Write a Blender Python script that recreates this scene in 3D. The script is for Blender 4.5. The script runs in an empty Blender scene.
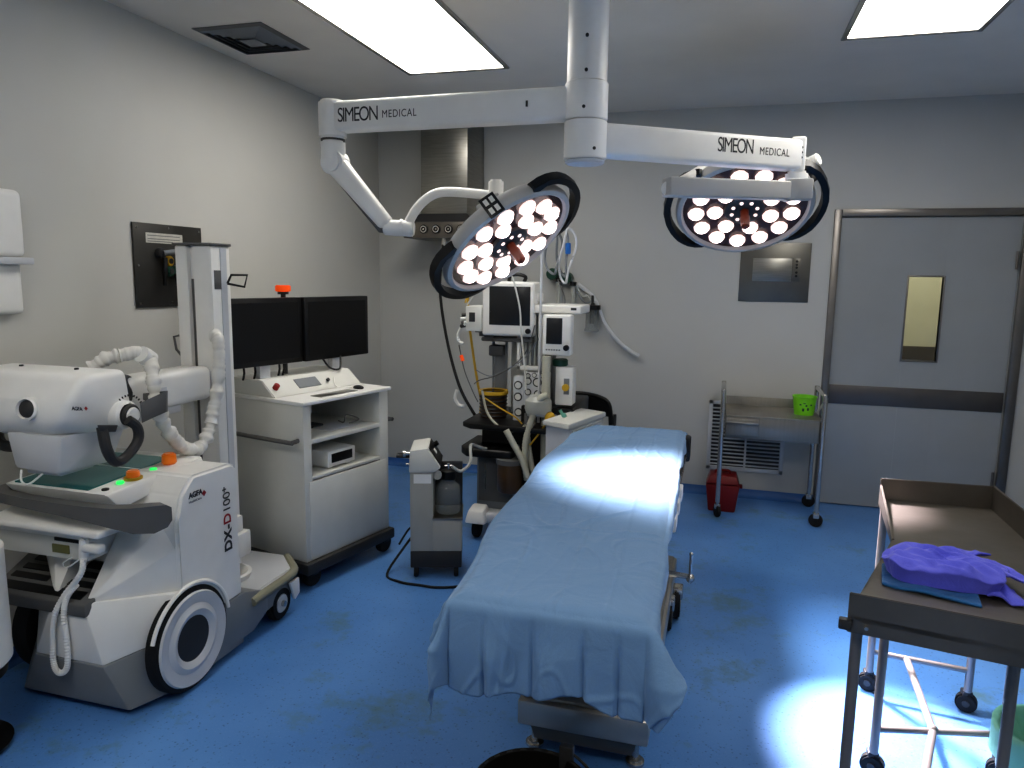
import bpy, bmesh, math, random
from mathutils import Vector as V, Matrix as M, noise
from math import sin, cos, pi, radians as R
random.seed(7)
COL = bpy.context.scene.collection

# ------------------------------------------------------------ camera maths
F_, PI_, YA, RO = 728.5, 0.147, 0.279, 0.015
CP = V((2.825, -5.719, 1.654))
fw = V((-sin(YA)*cos(PI_), cos(YA)*cos(PI_), -sin(PI_)))
rt = V((cos(YA), sin(YA), 0)); up = rt.cross(fw)
rt, up = rt*cos(RO)+up*sin(RO), -rt*sin(RO)+up*cos(RO)
def ray(u, v): return fw + rt*((u-512)/F_) - up*((v-384)/F_)
def PX(u, v, x): d = ray(u, v); return CP + d*((x-CP.x)/d.x)
def PY(u, v, y): d = ray(u, v); return CP + d*((y-CP.y)/d.y)
def PZ(u, v, z): d = ray(u, v); return CP + d*((z-CP.z)/d.z)
def AT(u, v, t): return CP + ray(u, v)*t

# ------------------------------------------------------------ materials
def lin(c):
    c = c/255
    return c/12.92 if c <= .04045 else ((c+.055)/1.055)**2.4
def rgb(r, g, b): return (lin(r), lin(g), lin(b), 1)
MATS = {}
def mat(name, col, rough=.5, metal=0, emit=0, ecol=None, var=0, vscale=8, bump=0, bscale=60, trans=0, coat=0, ior=1.45, stretch=None, alpha=1):
    m = bpy.data.materials.new(name); m.use_nodes = True
    nt = m.node_tree; N = nt.nodes; L = nt.links; b = N['Principled BSDF']
    b.inputs['Base Color'].default_value = col
    b.inputs['Roughness'].default_value = rough
    b.inputs['Metallic'].default_value = metal
    b.inputs['IOR'].default_value = ior
    if coat: b.inputs['Coat Weight'].default_value = coat; b.inputs['Coat Roughness'].default_value = .15
    if trans: b.inputs['Transmission Weight'].default_value = trans
    if alpha < 1: b.inputs['Alpha'].default_value = alpha
    if emit:
        b.inputs['Emission Color'].default_value = ecol or col
        b.inputs['Emission Strength'].default_value = emit
    tc = N.new('ShaderNodeTexCoord'); mp = N.new('ShaderNodeMapping')
    L.new(tc.outputs['Object'], mp.inputs['Vector'])
    if stretch: mp.inputs['Scale'].default_value = stretch
    n1 = N.new('ShaderNodeTexNoise'); n1.inputs['Scale'].default_value = vscale; n1.inputs['Detail'].default_value = 5
    L.new(mp.outputs['Vector'], n1.inputs['Vector'])
    v = var or .02
    mr = N.new('ShaderNodeMapRange'); mr.inputs['From Min'].default_value = .3; mr.inputs['From Max'].default_value = .7
    mr.inputs['To Min'].default_value = 1-v; mr.inputs['To Max'].default_value = 1+v
    L.new(n1.outputs['Fac'], mr.inputs['Value'])
    mx = N.new('ShaderNodeMix'); mx.data_type = 'RGBA'; mx.blend_type = 'MULTIPLY'; mx.inputs['Factor'].default_value = 1
    mx.inputs['A'].default_value = col; L.new(mr.outputs['Result'], mx.inputs['B'])
    L.new(mx.outputs['Result'], b.inputs['Base Color'])
    if bump:
        n2 = N.new('ShaderNodeTexNoise'); n2.inputs['Scale'].default_value = bscale; n2.inputs['Detail'].default_value = 6
        L.new(mp.outputs['Vector'], n2.inputs['Vector'])
        bp = N.new('ShaderNodeBump'); bp.inputs['Strength'].default_value = bump; bp.inputs['Distance'].default_value = .01
        L.new(n2.outputs['Fac'], bp.inputs['Height']); L.new(bp.outputs['Normal'], b.inputs['Normal'])
    MATS[name] = m
    return m
white = mat('white_enamel', rgb(232, 231, 227), .38, var=.03)
white2 = mat('white_laminate', rgb(212, 212, 206), .5, var=.03)
offw = mat('cool_white_plastic', rgb(200, 202, 205), .42, var=.03)
skirt = mat('grey_skirt_plastic', rgb(126, 130, 134), .5, var=.05)
gmid = mat('mid_grey_plastic', rgb(98, 98, 97), .5, var=.05)
gdark = mat('dark_grey_plastic', rgb(52, 52, 53), .5, var=.06)
black = mat('black_plastic', rgb(16, 16, 17), .4, var=.05)
rubber = mat('black_rubber', rgb(24, 24, 25), .75, var=.1)
screenm = mat('dark_screen', rgb(5, 5, 6), .5)
screeng = mat('grey_screen', rgb(38, 39, 41), .25)
steel = mat('brushed_steel', rgb(150, 148, 142), .3, 1, var=.12, vscale=6, bump=.05, bscale=40, stretch=(1, 1, 14))
steelh = mat('brushed_steel_flat', rgb(142, 139, 132), .36, .7, var=.06, vscale=5, bump=.02, bscale=30, stretch=(14, 1, 1))
steeld = mat('dull_dark_steel', rgb(112, 107, 100), .36, .6, var=.16, vscale=5, bump=.06, bscale=20)
chrome = mat('polished_chrome', rgb(190, 188, 184), .2, .85)
legm = mat('painted_steel_leg', rgb(128, 124, 122), .4, .35, var=.06)
wallm = mat('wall_paint', rgb(196, 195, 189), .55, var=.015, vscale=3, bump=.03, bscale=120)
wallb = mat('back_wall_paint', rgb(188, 188, 184), .5, var=.02, vscale=2, bump=.03, bscale=120)
ceilm = mat('ceiling_paint', rgb(224, 218, 208), .8, var=.03, vscale=3)
cove = mat('blue_cove_vinyl', rgb(64, 108, 166), .35, var=.06)
doorm = mat('grey_door_laminate', rgb(160, 163, 163), .28, .2, var=.03, vscale=4)
bandm = mat('door_kick_band', rgb(104, 101, 99), .38, .7, var=.06)
framem = mat('door_frame_steel', rgb(128, 124, 120), .35, .8, var=.1)
panelm = mat('dark_wall_panel_steel', rgb(112, 110, 104), .38, .85, var=.16, vscale=3)
panelk = mat('gunmetal_gas_panel', rgb(72, 71, 68), .45, .6, var=.12)
creamg = mat('cream_cloth_cover', rgb(222, 220, 214), .85, bump=.25, bscale=25, var=.05)
hosew = mat('cream_corrugated_hose', rgb(190, 188, 172), .5, var=.06)
clearish = mat('frosted_tube', rgb(188, 190, 184), .35, alpha=.75)
glass = mat('clear_glass', rgb(225, 232, 230), .03, trans=1, ior=1.45)
thinglass = mat('thin_clear_plastic', rgb(150, 156, 156), .08, alpha=.38)
yellow = mat('yellow_plastic', rgb(196, 158, 44), .5, var=.1)
orange = mat('amber_knob', rgb(216, 110, 16), .3, coat=.5, emit=.15)
orangeb = mat('orange_beacon', rgb(226, 78, 16), .4, emit=.45)
redm = mat('red_button', rgb(150, 24, 20), .4)
redbin = mat('dark_red_bin', rgb(108, 16, 18), .45, var=.08)
greenled = mat('green_led', rgb(40, 210, 90), .3, emit=1.2)
greenp = mat('dark_green_knob', rgb(24, 66, 52), .4)
teal = mat('teal_touch_screen', rgb(34, 84, 84), .12, var=.45, vscale=7, emit=.22)
lcdm = mat('olive_display', rgb(112, 112, 72), .4)
limem = mat('lime_green_tub', rgb(120, 200, 40), .5, var=.1, vscale=20)
beige = mat('beige_bumper', rgb(140, 138, 120), .6)
amber = mat('brown_absorber', rgb(78, 58, 38), .3, coat=.3, var=.3)
inkd = mat('dark_ink', rgb(50, 50, 52), .6)
inkr = mat('red_ink', rgb(150, 30, 36), .6)
inkg = mat('grey_ink', rgb(120, 120, 120), .6)
paper = mat('paper_label', rgb(190, 188, 178), .7, var=.1, vscale=60)
bulbm = mat('lit_reflector', rgb(255, 236, 228), .2, emit=3.5, ecol=(1, .88, .85, 1))
bulbd = mat('reflector_side', rgb(255, 226, 218), .15, emit=.95, ecol=(1, .80, .76, 1))
lampface = mat('dark_lamp_face', rgb(66, 44, 40), .25, coat=.5)
lamprim = mat('lamp_rim', rgb(176, 175, 172), .35)
amberh = mat('amber_handle', rgb(120, 50, 28), .3, coat=.4)
diffm = mat('lit_diffuser', (1, 1, 1, 1), .5, emit=9.8, ecol=(1, .955, .885, 1))
bluep = mat('blue_connector', rgb(40, 110, 190), .4)
mint = mat('mint_bag', rgb(110, 170, 150), .5, bump=.4, bscale=20, var=.1)
pailm = mat('translucent_white_bucket', rgb(180, 205, 200), .35, alpha=.85)
creamw = mat('corridor_cream', rgb(204, 198, 174), .6, var=.04)
brownw = mat('corridor_dark_dado', rgb(66, 58, 50), .5, var=.2)

def floor_mat():
    m = bpy.data.materials.new('blue_speckled_vinyl'); m.use_nodes = True
    nt = m.node_tree; N = nt.nodes; L = nt.links; b = N['Principled BSDF']
    tc = N.new('ShaderNodeTexCoord')
    def nz(s, d=3, rgh=.5):
        n = N.new('ShaderNodeTexNoise'); n.inputs['Scale'].default_value = s; n.inputs['Detail'].default_value = d; n.inputs['Roughness'].default_value = rgh
        L.new(tc.outputs['Object'], n.inputs['Vector']); return n
    def ramp(src, a, c):
        r = N.new('ShaderNodeValToRGB'); r.color_ramp.elements[0].position = a; r.color_ramp.elements[1].position = c
        L.new(src.outputs['Fac'], r.inputs['Fac']); return r
    def mix(fac, A, B, k=1):
        x = N.new('ShaderNodeMix'); x.data_type = 'RGBA'
        mm = N.new('ShaderNodeMath'); mm.operation = 'MULTIPLY'; mm.inputs[1].default_value = k
        L.new(fac, mm.inputs[0]); L.new(mm.outputs[0], x.inputs['Factor'])
        if hasattr(A, 'links'): L.new(A, x.inputs['A'])
        else: x.inputs['A'].default_value = A
        x.inputs['B'].default_value = B
        return x.outputs['Result']
    big = ramp(nz(1.3, 4), .35, .7)
    c = mix(big.outputs['Color'], rgb(82, 130, 190), rgb(102, 150, 208))
    sp = N.new('ShaderNodeTexVoronoi'); sp.inputs['Scale'].default_value = 62; L.new(tc.outputs['Object'], sp.inputs['Vector'])
    r = N.new('ShaderNodeValToRGB'); r.color_ramp.elements[0].position = .0; r.color_ramp.elements[1].position = .3
    r.color_ramp.elements[0].color = (1, 1, 1, 1); r.color_ramp.elements[1].color = (0, 0, 0, 1)
    L.new(sp.outputs['Distance'], r.inputs['Fac'])
    sel = ramp(nz(45, 2), .46, .52)
    mu = N.new('ShaderNodeMath'); mu.operation = 'MULTIPLY'; L.new(r.outputs['Color'], mu.inputs[0]); L.new(sel.outputs['Color'], mu.inputs[1])
    c = mix(mu.outputs[0], c, rgb(18, 32, 74), .75)
    sp2 = ramp(nz(120, 2), .6, .68)
    c = mix(sp2.outputs['Color'], c, rgb(110, 150, 200), .45)
    st = ramp(nz(1.9, 6, .75), .55, .68)
    c = mix(st.outputs['Color'], c, rgb(92, 116, 88), .6)
    L.new(c, b.inputs['Base Color'])
    b.inputs['Roughness'].default_value = .33
    b.inputs['Specular IOR Level'].default_value = .4
    n2 = nz(90, 4); bp = N.new('ShaderNodeBump'); bp.inputs['Strength'].default_value = .04
    L.new(n2.outputs['Fac'], bp.inputs['Height']); L.new(bp.outputs['Normal'], b.inputs['Normal'])
    return m
floorm = floor_mat()

def cloth_mat(name, col, bump=.35, scale=7, weave=True):
    m = bpy.data.materials.new(name); m.use_nodes = True
    nt = m.node_tree; N = nt.nodes; L = nt.links; b = N['Principled BSDF']
    tc = N.new('ShaderNodeTexCoord')
    n1 = N.new('ShaderNodeTexNoise'); n1.inputs['Scale'].default_value = scale; n1.inputs['Detail'].default_value = 6; n1.inputs['Distortion'].default_value = 1.2
    n3 = N.new('ShaderNodeTexNoise'); n3.inputs['Scale'].default_value = 400
    L.new(tc.outputs['Object'], n1.inputs['Vector']); L.new(tc.outputs['Object'], n3.inputs['Vector'])
    mr = N.new('ShaderNodeMapRange'); mr.inputs['To Min'].default_value = .88; mr.inputs['To Max'].default_value = 1.1
    L.new(n3.outputs['Fac'], mr.inputs['Value'])
    mx = N.new('ShaderNodeMix'); mx.data_type = 'RGBA'; mx.blend_type = 'MULTIPLY'; mx.inputs['Factor'].default_value = 1
    mx.inputs['A'].default_value = col; L.new(mr.outputs['Result'], mx.inputs['B']); L.new(mx.outputs['Result'], b.inputs['Base Color'])
    b.inputs['Roughness'].default_value = .85
    b.inputs['Sheen Weight'].default_value = .15
    bp = N.new('ShaderNodeBump'); bp.inputs['Strength'].default_value = bump; bp.inputs['Distance'].default_value = .02
    L.new(n1.outputs['Fac'], bp.inputs['Height'])
    n4 = N.new('ShaderNodeTexNoise'); n4.noise_type = 'RIDGED_MULTIFRACTAL'; n4.inputs['Scale'].default_value = scale*1.1; n4.inputs['Detail'].default_value = 3; n4.inputs['Distortion'].default_value = .8
    L.new(tc.outputs['Object'], n4.inputs['Vector'])
    r4 = N.new('ShaderNodeMapRange'); r4.inputs['From Min'].default_value = .55; r4.inputs['From Max'].default_value = 1.3
    L.new(n4.outputs['Fac'], r4.inputs['Value'])
    b4 = N.new('ShaderNodeBump'); b4.inputs['Strength'].default_value = .55; b4.inputs['Distance'].default_value = .012
    L.new(r4.outputs['Result'], b4.inputs['Height']); L.new(bp.outputs['Normal'], b4.inputs['Normal']); L.new(b4.outputs['Normal'], b.inputs['Normal'])
    return m
drapem = cloth_mat('blue_surgical_cotton', rgb(112, 146, 182), .45, 6)
purple = cloth_mat('violet_surgical_cotton', rgb(98, 102, 218), .5, 12)
tealc = cloth_mat('teal_blue_cotton', rgb(34, 96, 150), .4, 12)

# ------------------------------------------------------------ mesh helpers
class MB:
    def __init__(s): s.bm = bmesh.new()
    def _merge(s, b2):
        me = bpy.data.meshes.new('tmp'); b2.to_mesh(me); b2.free(); s.bm.from_mesh(me); bpy.data.meshes.remove(me); return s
    def box(s, lo, hi, bev=.004, seg=2, mtx=None):
        b = bmesh.new(); lo, hi = V(lo), V(hi)
        lo, hi = V(min(a, c) for a, c in zip(lo, hi)), V(max(a, c) for a, c in zip(lo, hi))
        sz = hi-lo; c = (hi+lo)/2
        bmesh.ops.create_cube(b, size=1, matrix=M.Translation(c) @ M.Diagonal((*sz, 1)))
        bev = min(bev, min(sz)*.45)
        if bev > 0: bmesh.ops.bevel(b, geom=b.edges[:], offset=bev, segments=seg, affect='EDGES', profile=.5)
        if mtx: b.transform(mtx)
        return s._merge(b)
    def cyl(s, p0, p1, r, r1=None, n=20, bev=0):
        p0, p1 = V(p0), V(p1); d = p1-p0; b = bmesh.new()
        bmesh.ops.create_cone(b, cap_ends=True, segments=n, radius1=r, radius2=r if r1 is None else r1, depth=d.length)
        if bev:
            es = [e for e in b.edges if len(e.link_faces) == 2 and any(len(f.verts) > 4 for f in e.link_faces)]
            bmesh.ops.bevel(b, geom=es, offset=bev, segments=2, affect='EDGES')
        b.transform(M.Translation((p0+p1)/2) @ d.to_track_quat('Z', 'Y').to_matrix().to_4x4())
        return s._merge(b)
    def sph(s, c, r, sc=(1, 1, 1), n=14):
        b = bmesh.new(); bmesh.ops.create_uvsphere(b, u_segments=n, v_segments=max(6, n*2//3), radius=r)
        b.transform(M.Translation(V(c)) @ M.Diagonal((*sc, 1))); return s._merge(b)
    def hull(s, pts, bev=0, seg=2):
        b = bmesh.new()
        vs = [b.verts.new(p) for p in pts]
        bmesh.ops.convex_hull(b, input=vs)
        bmesh.ops.delete(b, geom=[v for v in b.verts if not v.link_faces], context='VERTS')
        bmesh.ops.dissolve_limit(b, angle_limit=R(3), verts=b.verts[:], edges=b.edges[:])
        if bev: bmesh.ops.bevel(b, geom=b.edges[:], offset=bev, segments=seg, affect='EDGES', profile=.5)
        bmesh.ops.recalc_face_normals(b, faces=b.faces[:])
        return s._merge(b)
    def tube(s, pts, r, n=10, smooth=4, closed=False, cap=True, rf=None):
        pts = [V(p) for p in pts]
        if smooth and len(pts) > 2:
            out = []; k = len(pts)
            rng = range(k if closed else k-1)
            for i in rng:
                p0 = pts[(i-1) % k] if (closed or i > 0) else pts[0]; p1 = pts[i]; p2 = pts[(i+1) % k]
                p3 = pts[(i+2) % k] if (closed or i+2 < k) else pts[-1]
                for j in range(smooth):
                    t = j/smooth
                    out.append(.5*((2*p1)+(p2-p0)*t+(2*p0-5*p1+4*p2-p3)*t*t+(3*p1-p0-3*p2+p3)*t**3))
            if not closed: out.append(pts[-1])
            pts = out
        b = bmesh.new(); rings = []; k = len(pts)
        T = lambda i: ((pts[(i+1) % k]-pts[i-1]) if closed else (pts[min(i+1, k-1)]-pts[max(i-1, 0)])).normalized()
        t0 = T(0); a = t0.orthogonal().normalized()
        for i in range(k):
            t = T(i); a = (a - t*a.dot(t)).normalized(); c = t.cross(a)
            rr = rf(i/(k-1), i) if rf else (r[i] if isinstance(r, (list, tuple)) and len(r) == k else r)
            if isinstance(rr, (list, tuple)): rr = rr[0]
            rings.append([b.verts.new(pts[i]+(a*cos(2*pi*j/n)+c*sin(2*pi*j/n))*rr) for j in range(n)])
        for i in range(k if closed else k-1):
            A, B = rings[i], rings[(i+1) % k]
            for j in range(n): b.faces.new((A[j], A[(j+1) % n], B[(j+1) % n], B[j]))
        if cap and not closed: b.faces.new(rings[0][::-1]); b.faces.new(rings[-1])
        bmesh.ops.recalc_face_normals(b, faces=b.faces[:])
        return s._merge(b)
    def lathe(s, prof, n=32, mtx=None, cap=False):
        b = bmesh.new(); rings = []
        for (r, z) in prof:
            if r < 1e-5: rings.append([b.verts.new((0, 0, z))])
            else: rings.append([b.verts.new((r*cos(2*pi*j/n), r*sin(2*pi*j/n), z)) for j in range(n)])
        for A, B in zip(rings, rings[1:]):
            for j in range(n):
                j2 = (j+1) % n
                if len(A) == 1 and len(B) == 1: continue
                if len(A) == 1: b.faces.new((A[0], B[j], B[j2]))
                elif len(B) == 1: b.faces.new((A[j], A[j2], B[0]))
                else: b.faces.new((A[j], A[j2], B[j2], B[j]))
        bmesh.ops.recalc_face_normals(b, faces=b.faces[:])
        if mtx: b.transform(mtx)
        return s._merge(b)
    def prism(s, poly, d, bev=0, seg=2):   # poly: 3D points of one face, d: extrusion vector
        b = bmesh.new(); d = V(d)
        f = b.faces.new([b.verts.new(p) for p in poly])
        r = bmesh.ops.extrude_face_region(b, geom=[f])
        bmesh.ops.translate(b, vec=d, verts=[g for g in r['geom'] if isinstance(g, bmesh.types.BMVert)])
        bmesh.ops.recalc_face_normals(b, faces=b.faces[:])
        if bev: bmesh.ops.bevel(b, geom=b.edges[:], offset=bev, segments=seg, affect='EDGES')
        return s._merge(b)
    def grid(s, fn, nu, nv):
        vs = [[s.bm.verts.new(fn(i/nu, j/nv)) for j in range(nv+1)] for i in range(nu+1)]
        for i in range(nu):
            for j in range(nv): s.bm.faces.new((vs[i][j], vs[i+1][j], vs[i+1][j+1], vs[i][j+1]))
        return s
    def tf(s, m): s.bm.transform(m); return s
    def build(s, name, m, parent=None, local=False, smooth=True, ang=35):
        me = bpy.data.meshes.new(name)
        if parent is not None and not local:
            s.bm.transform(wm(parent).inverted())
        s.bm.to_mesh(me); s.bm.free()
        me.materials.append(m)
        if smooth:
            me.shade_smooth(); me.set_sharp_from_angle(angle=R(ang))
        o = bpy.data.objects.new(name, me); COL.objects.link(o)
        if parent is not None: o.parent = parent
        return o
def wm(o):
    m = o.matrix_basis.copy()
    while o.parent: o = o.parent; m = o.matrix_basis @ m
    return m
def tag(o, label=None, cat=None, group=None, kind=None):
    if label: o['label'] = label
    if cat: o['category'] = cat
    if group: o['group'] = group
    if kind: o['kind'] = kind
    return o
def thing(name, label, cat, loc=(0, 0, 0), rz=0, group=None, mtx=None, kind=None):
    o = bpy.data.objects.new(name, None); COL.objects.link(o); o.empty_display_size = .1
    if mtx: o.matrix_basis = mtx
    else: o.location = loc; o.rotation_euler = (0, 0, rz)
    return tag(o, label, cat, group, kind)
_old_wm = wm
def wm(o):
    def bm_(q):
        return M.LocRotScale(q.location, q.rotation_euler, q.scale)
    m = bm_(o)
    while o.parent: o = o.parent; m = bm_(o) @ m
    return m
def copy_tree(o, parent=None):
    c = o.copy(); COL.objects.link(c)
    if parent: c.parent = parent
    for ch in list(o.children): copy_tree(ch, c)
    return c
def text(s, size, m, parent, name, origin, right, upv, track=1.0, bold=0, local=False, align='LEFT', width=None):
    cu = bpy.data.curves.new('t', 'FONT'); cu.body = s; cu.size = size; cu.space_character = track; cu.extrude = .0006; cu.offset = bold; cu.align_x = align
    o = bpy.data.objects.new('t', cu); COL.objects.link(o)
    dg = bpy.context.evaluated_depsgraph_get(); dg.update()
    me = bpy.data.meshes.new_from_object(o.evaluated_get(dg))
    bpy.data.objects.remove(o); bpy.data.curves.remove(cu)
    if width:
        xs = [v.co.x for v in me.vertices]; k = width/(max(xs)-min(xs)); x0 = min(xs)
        for v in me.vertices: v.co.x = (v.co.x-x0)*k
    r, u = V(right).normalized(), V(upv).normalized(); n = r.cross(u).normalized(); u = n.cross(r)
    mt = M(((r.x, u.x, n.x, origin[0]), (r.y, u.y, n.y, origin[1]), (r.z, u.z, n.z, origin[2]), (0, 0, 0, 1)))
    if parent is not None and not local: mt = wm(parent).inverted() @ mt
    me.transform(mt); me.materials.clear(); me.materials.append(m); me.name = name
    q = bpy.data.objects.new(name, me); COL.objects.link(q)
    if parent is not None: q.parent = parent
    return q
def struct(o): o['kind'] = 'structure'; return o

# ================================================================= ROOM
H = 2.887; XR = 5.0; YF = -7.3
struct(MB().box((-.1, YF-.1, -.1), (XR+.1, .1, 0), 0).build('floor', floorm, smooth=False))
struct(MB().box((-.1, YF-.1, H), (XR+.1, 2, H+.1), 0).build('ceiling', ceilm, smooth=False))
struct(MB().box((-.1, YF-.1, 0), (0, .1, H), 0).build('wall_left', wallm, smooth=False))
struct(MB().box((XR, YF-.1, 0), (XR+.1, .1, H), 0).build('wall_right', wallb, smooth=False))
struct(MB().box((-.1, YF-.1, 0), (XR+.1, YF, H), 0).build('wall_front', wallm, smooth=False))
DX0, DX1, DH = 3.60, 4.73, 2.105      # door opening
struct(MB().box((0, 0, 0), (DX0, .1, H), 0).box((DX0, 0, DH), (DX1, .1, H), 0).box((DX1, 0, 0), (XR, .1, H), 0).build('wall_back', wallb, smooth=False))
def coved(p0, p1, nrm):  # curved skirting
    b = MB(); n = V(nrm); prof = [(0.0, .062), (.004, .062), (.006, .04), (.012, .02), (.024, .008), (.045, .002), (.045, 0), (0, 0)]
    b.prism([V(p0)+n*a+V((0, 0, z)) for a, z in prof], V(p1)-V(p0)); return b
struct(coved((0.02, -.001, 0), (3.55, -.001, 0), (0, -1, 0)).build('baseboard_back', cove))
struct(coved((.001, YF, 0), (.001, -.03, 0), (1, 0, 0)).build('baseboard_left', cove))
struct(coved((XR-.001, YF, 0), (XR-.001, -.03, 0), (-1, 0, 0)).build('baseboard_right', cove))

# door
d = thing('door_1', None, None, ((DX0+DX1)/2, 0, 0), kind='structure')
fr = MB().box((DX0-.05, -.018, 0), (DX0, .09, DH+.05), .004).box((DX1, -.03, 0), (DX1+.06, .09, DH+.05), .004).box((DX0, -.018, DH), (DX1, .09, DH+.05), .003)
fr.build('door_frame', framem, d)
wx0, wx1, wz0, wz1 = 4.068, 4.285, 1.105, 1.69
y0, y1 = .012, .055
lf = MB().box((DX0+.004, y0, .008), (wx0, y1, DH-.004), .001).box((wx1, y0, .008), (DX1-.004, y1, DH-.004), .001)
lf.box((wx0, y0, wz1), (wx1, y1, DH-.004), 0).box((wx0, y0, .008), (wx1, y1, wz0), 0)
lf.build('door_leaf', doorm, d, smooth=False)
MB().box((wx0-.012, y0-.006, wz0-.012), (wx0, y1, wz1+.012), .002).box((wx1, y0-.006, wz0-.012), (wx1+.012, y1, wz1+.012), .002).box((wx0, y0-.006, wz1), (wx1, y1, wz1+.012), .002).box((wx0, y0-.006, wz0-.012), (wx1, y1, wz0), .002).build('window_trim', framem, d)
MB().box((wx0, .03, wz0), (wx1, .034, wz1), 0).build('window_pane', glass, d, smooth=False)
MB().box((DX0+.006, y0-.006, .765), (DX1-.006, y0+.001, .905), .002).build('kick_band', bandm, d)
MB().cyl((DX1-.02, y0-.012, .22), (DX1-.02, y0-.012, .34), .008).cyl((DX1-.02, y0-.012, 1.75), (DX1-.02, y0-.012, 1.87), .008).build('hinge', framem, d)
# corridor beyond the door
struct(MB().box((2.5, 1.5, 0), (XR+.1, 1.6, H), 0).box((2.4, .1, 0), (2.5, 1.6, H), 0).box((XR+.1, .1, 0), (XR+.2, 1.6, H), 0).build('wall_corridor', creamw, smooth=False))
struct(MB().box((2.5, 1.485, 0), (XR+.1, 1.5, 1.09), .002).build('trim_1', brownw))
struct(MB().box((3.86, 1.494, 1.09), (3.868, 1.5, H), 0).box((3.66, 1.494, 1.09), (3.668, 1.5, H), 0).box((4.06, 1.494, 1.09), (4.068, 1.5, H), 0).box((4.26, 1.494, 1.09), (4.268, 1.5, H), 0).build('trim_2', brownw))
struct(MB().box((2.4, .1, -.1), (XR+.2, 1.6, 0), 0).build('floor_corridor', floorm))
struct(MB().box((XR-.012, -1.0, .0), (XR, -.12, 1.0), .003).build('trim_3', doorm))

# ceiling lights
def panel(x0, x1, ya, yb, label, group=None):
    t = thing('ceiling_light', label, 'ceiling light', ((x0+x1)/2, (ya+yb)/2, H), group=group)
    w = .028
    MB().box((x0-w, ya-w, H-.012), (x0, yb+w, H), .003).box((x1, ya-w, H-.012), (x1+w, yb+w, H), .003).box((x0, ya-w, H-.012), (x1, ya, H), .003).box((x0, yb, H-.012), (x1, yb+w, H), .003).build('frame', chrome, t)
    MB().box((x0, ya, H-.006), (x1, yb, H-.001), 0).build('diffuser', diffm, t, smooth=False)
    return t
panel(.90, 1.497, -2.62, -1.363, 'long lit ceiling panel above the left side, beside the air vent')
panel(3.359, 3.946, -2.73, -1.469, 'lit ceiling panel above the right side, in front of the door')
panel(.90, 1.497, -5.9, -4.7, 'extra lit ceiling panel added unseen behind the viewpoint on the left side')  # this and the next panel are extra room light, added out of view
panel(3.359, 3.946, -5.9, -4.7, 'extra lit ceiling panel added unseen behind the viewpoint on the right side')

# ceiling air vent (nested square louvres)
t = thing('air_vent', 'square louvred air diffuser in the ceiling at upper left', 'air vent', (.335, -2.15, H))
cx, cy, hx, hy = .335, -2.15, .205, .225
b = MB()
def ring(b, x, y, a, c, w, z0, z1, cone):
    for (sx, sy) in ((1, 0), (-1, 0), (0, 1), (0, -1)):
        if sx: P = [(x+sx*a, y-c, z0), (x+sx*a, y+c, z0), (x+sx*(a-w), y+c-w, z1), (x+sx*(a-w), y-c+w, z1)]
        else: P = [(x-a, y+sy*c, z0), (x+a, y+sy*c, z0), (x+a-w, y+sy*(c-w), z1), (x-a+w, y+sy*(c-w), z1)]
        b.hull(P+[(p[0], p[1], p[2]+.003) for p in P])
ring(b, cx, cy, hx, hy, .022, H-.004, H-.012, 1)
b.build('frame', gmid, t)
b = MB()
for k in range(1, 6):
    f_ = 1-.165*k
    ring(b, cx, cy, hx*f_+.016, hy*f_+.016, .017, H-.004, H-.018, 1)
b.build('louvres', skirt, t)
MB().box((cx-.05, cy-.055, H-.022), (cx+.05, cy+.055, H-.018), .001).build('centre_plate', skirt, t)
MB().box((cx-hx*.9, cy-hy*.9, H-.003), (cx+hx*.9, cy+hy*.9, H-.001), 0).build('duct_backing', black, t)

# corner service column with gas outlets
t = thing('service_column', 'stainless steel column hanging from the ceiling corner with a box of gas outlets', 'service column', (.74, -.25, 2.1))
MB().box((.56, -.42, 2.1), (.935, -.03, H-.001), .003).build('duct', steel, t)
MB().hull([(.45, -.50, 2.05), (1.04, -.50, 2.05), (.45, -.03, 2.05), (1.04, -.03, 2.05), (.56, -.43, 2.115), (.935, -.43, 2.115), (.56, -.03, 2.115), (.935, -.03, 2.115)]).build('canopy', gdark, t)
MB().box((.45, -.50, 1.93), (1.04, -.03, 2.05), .004).build('outlet_box', steeld, t)
for k in range(4):
    x = .62+k*.1
    o = MB().cyl((x, -.515, 1.995), (x, -.498, 1.995), .034, n=24, bev=.003).build('gas_outlet', black, t)
    MB().lathe([(.026, 0), (.026, .006), (.018, .006), (.018, 0)], 24, M.Translation((x, -.513, 1.995)) @ M.Rotation(R(90), 4, 'X')).cyl((x, -.518, 1.995), (x, -.514, 1.995), .007).build('socket', chrome, o)
# black hose from column to machine
h = MB().tube([(.76, -.45, 1.94), (.76, -.47, 1.85), PY(440, 290, -.6), PY(447, 340, -.7), PY(459, 385, -.85), PY(473, 412, -1.0), PY(482, 424, -1.05)], .011, smooth=6).build('gas_hose', rubber)
tag(h, 'black gas hose hanging from the service column to the anaesthesia machine', 'hose')
t2 = MB().cyl((.76, -.45, 1.93), (.76, -.45, 1.86), .02).cyl((.76, -.45, 1.86), (.76, -.45, 1.84), .026).build('hose_coupling', chrome, h)
# white clip hanging on the hose
tag(MB().tube([PY(457, 390, -.93), PY(455, 398, -.93), PY(459, 405, -.93), PY(464, 406, -.93)], .012, smooth=3).build('tube_clamp', white), 'small white clamp hanging beside the black gas hose', 'clamp')

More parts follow.
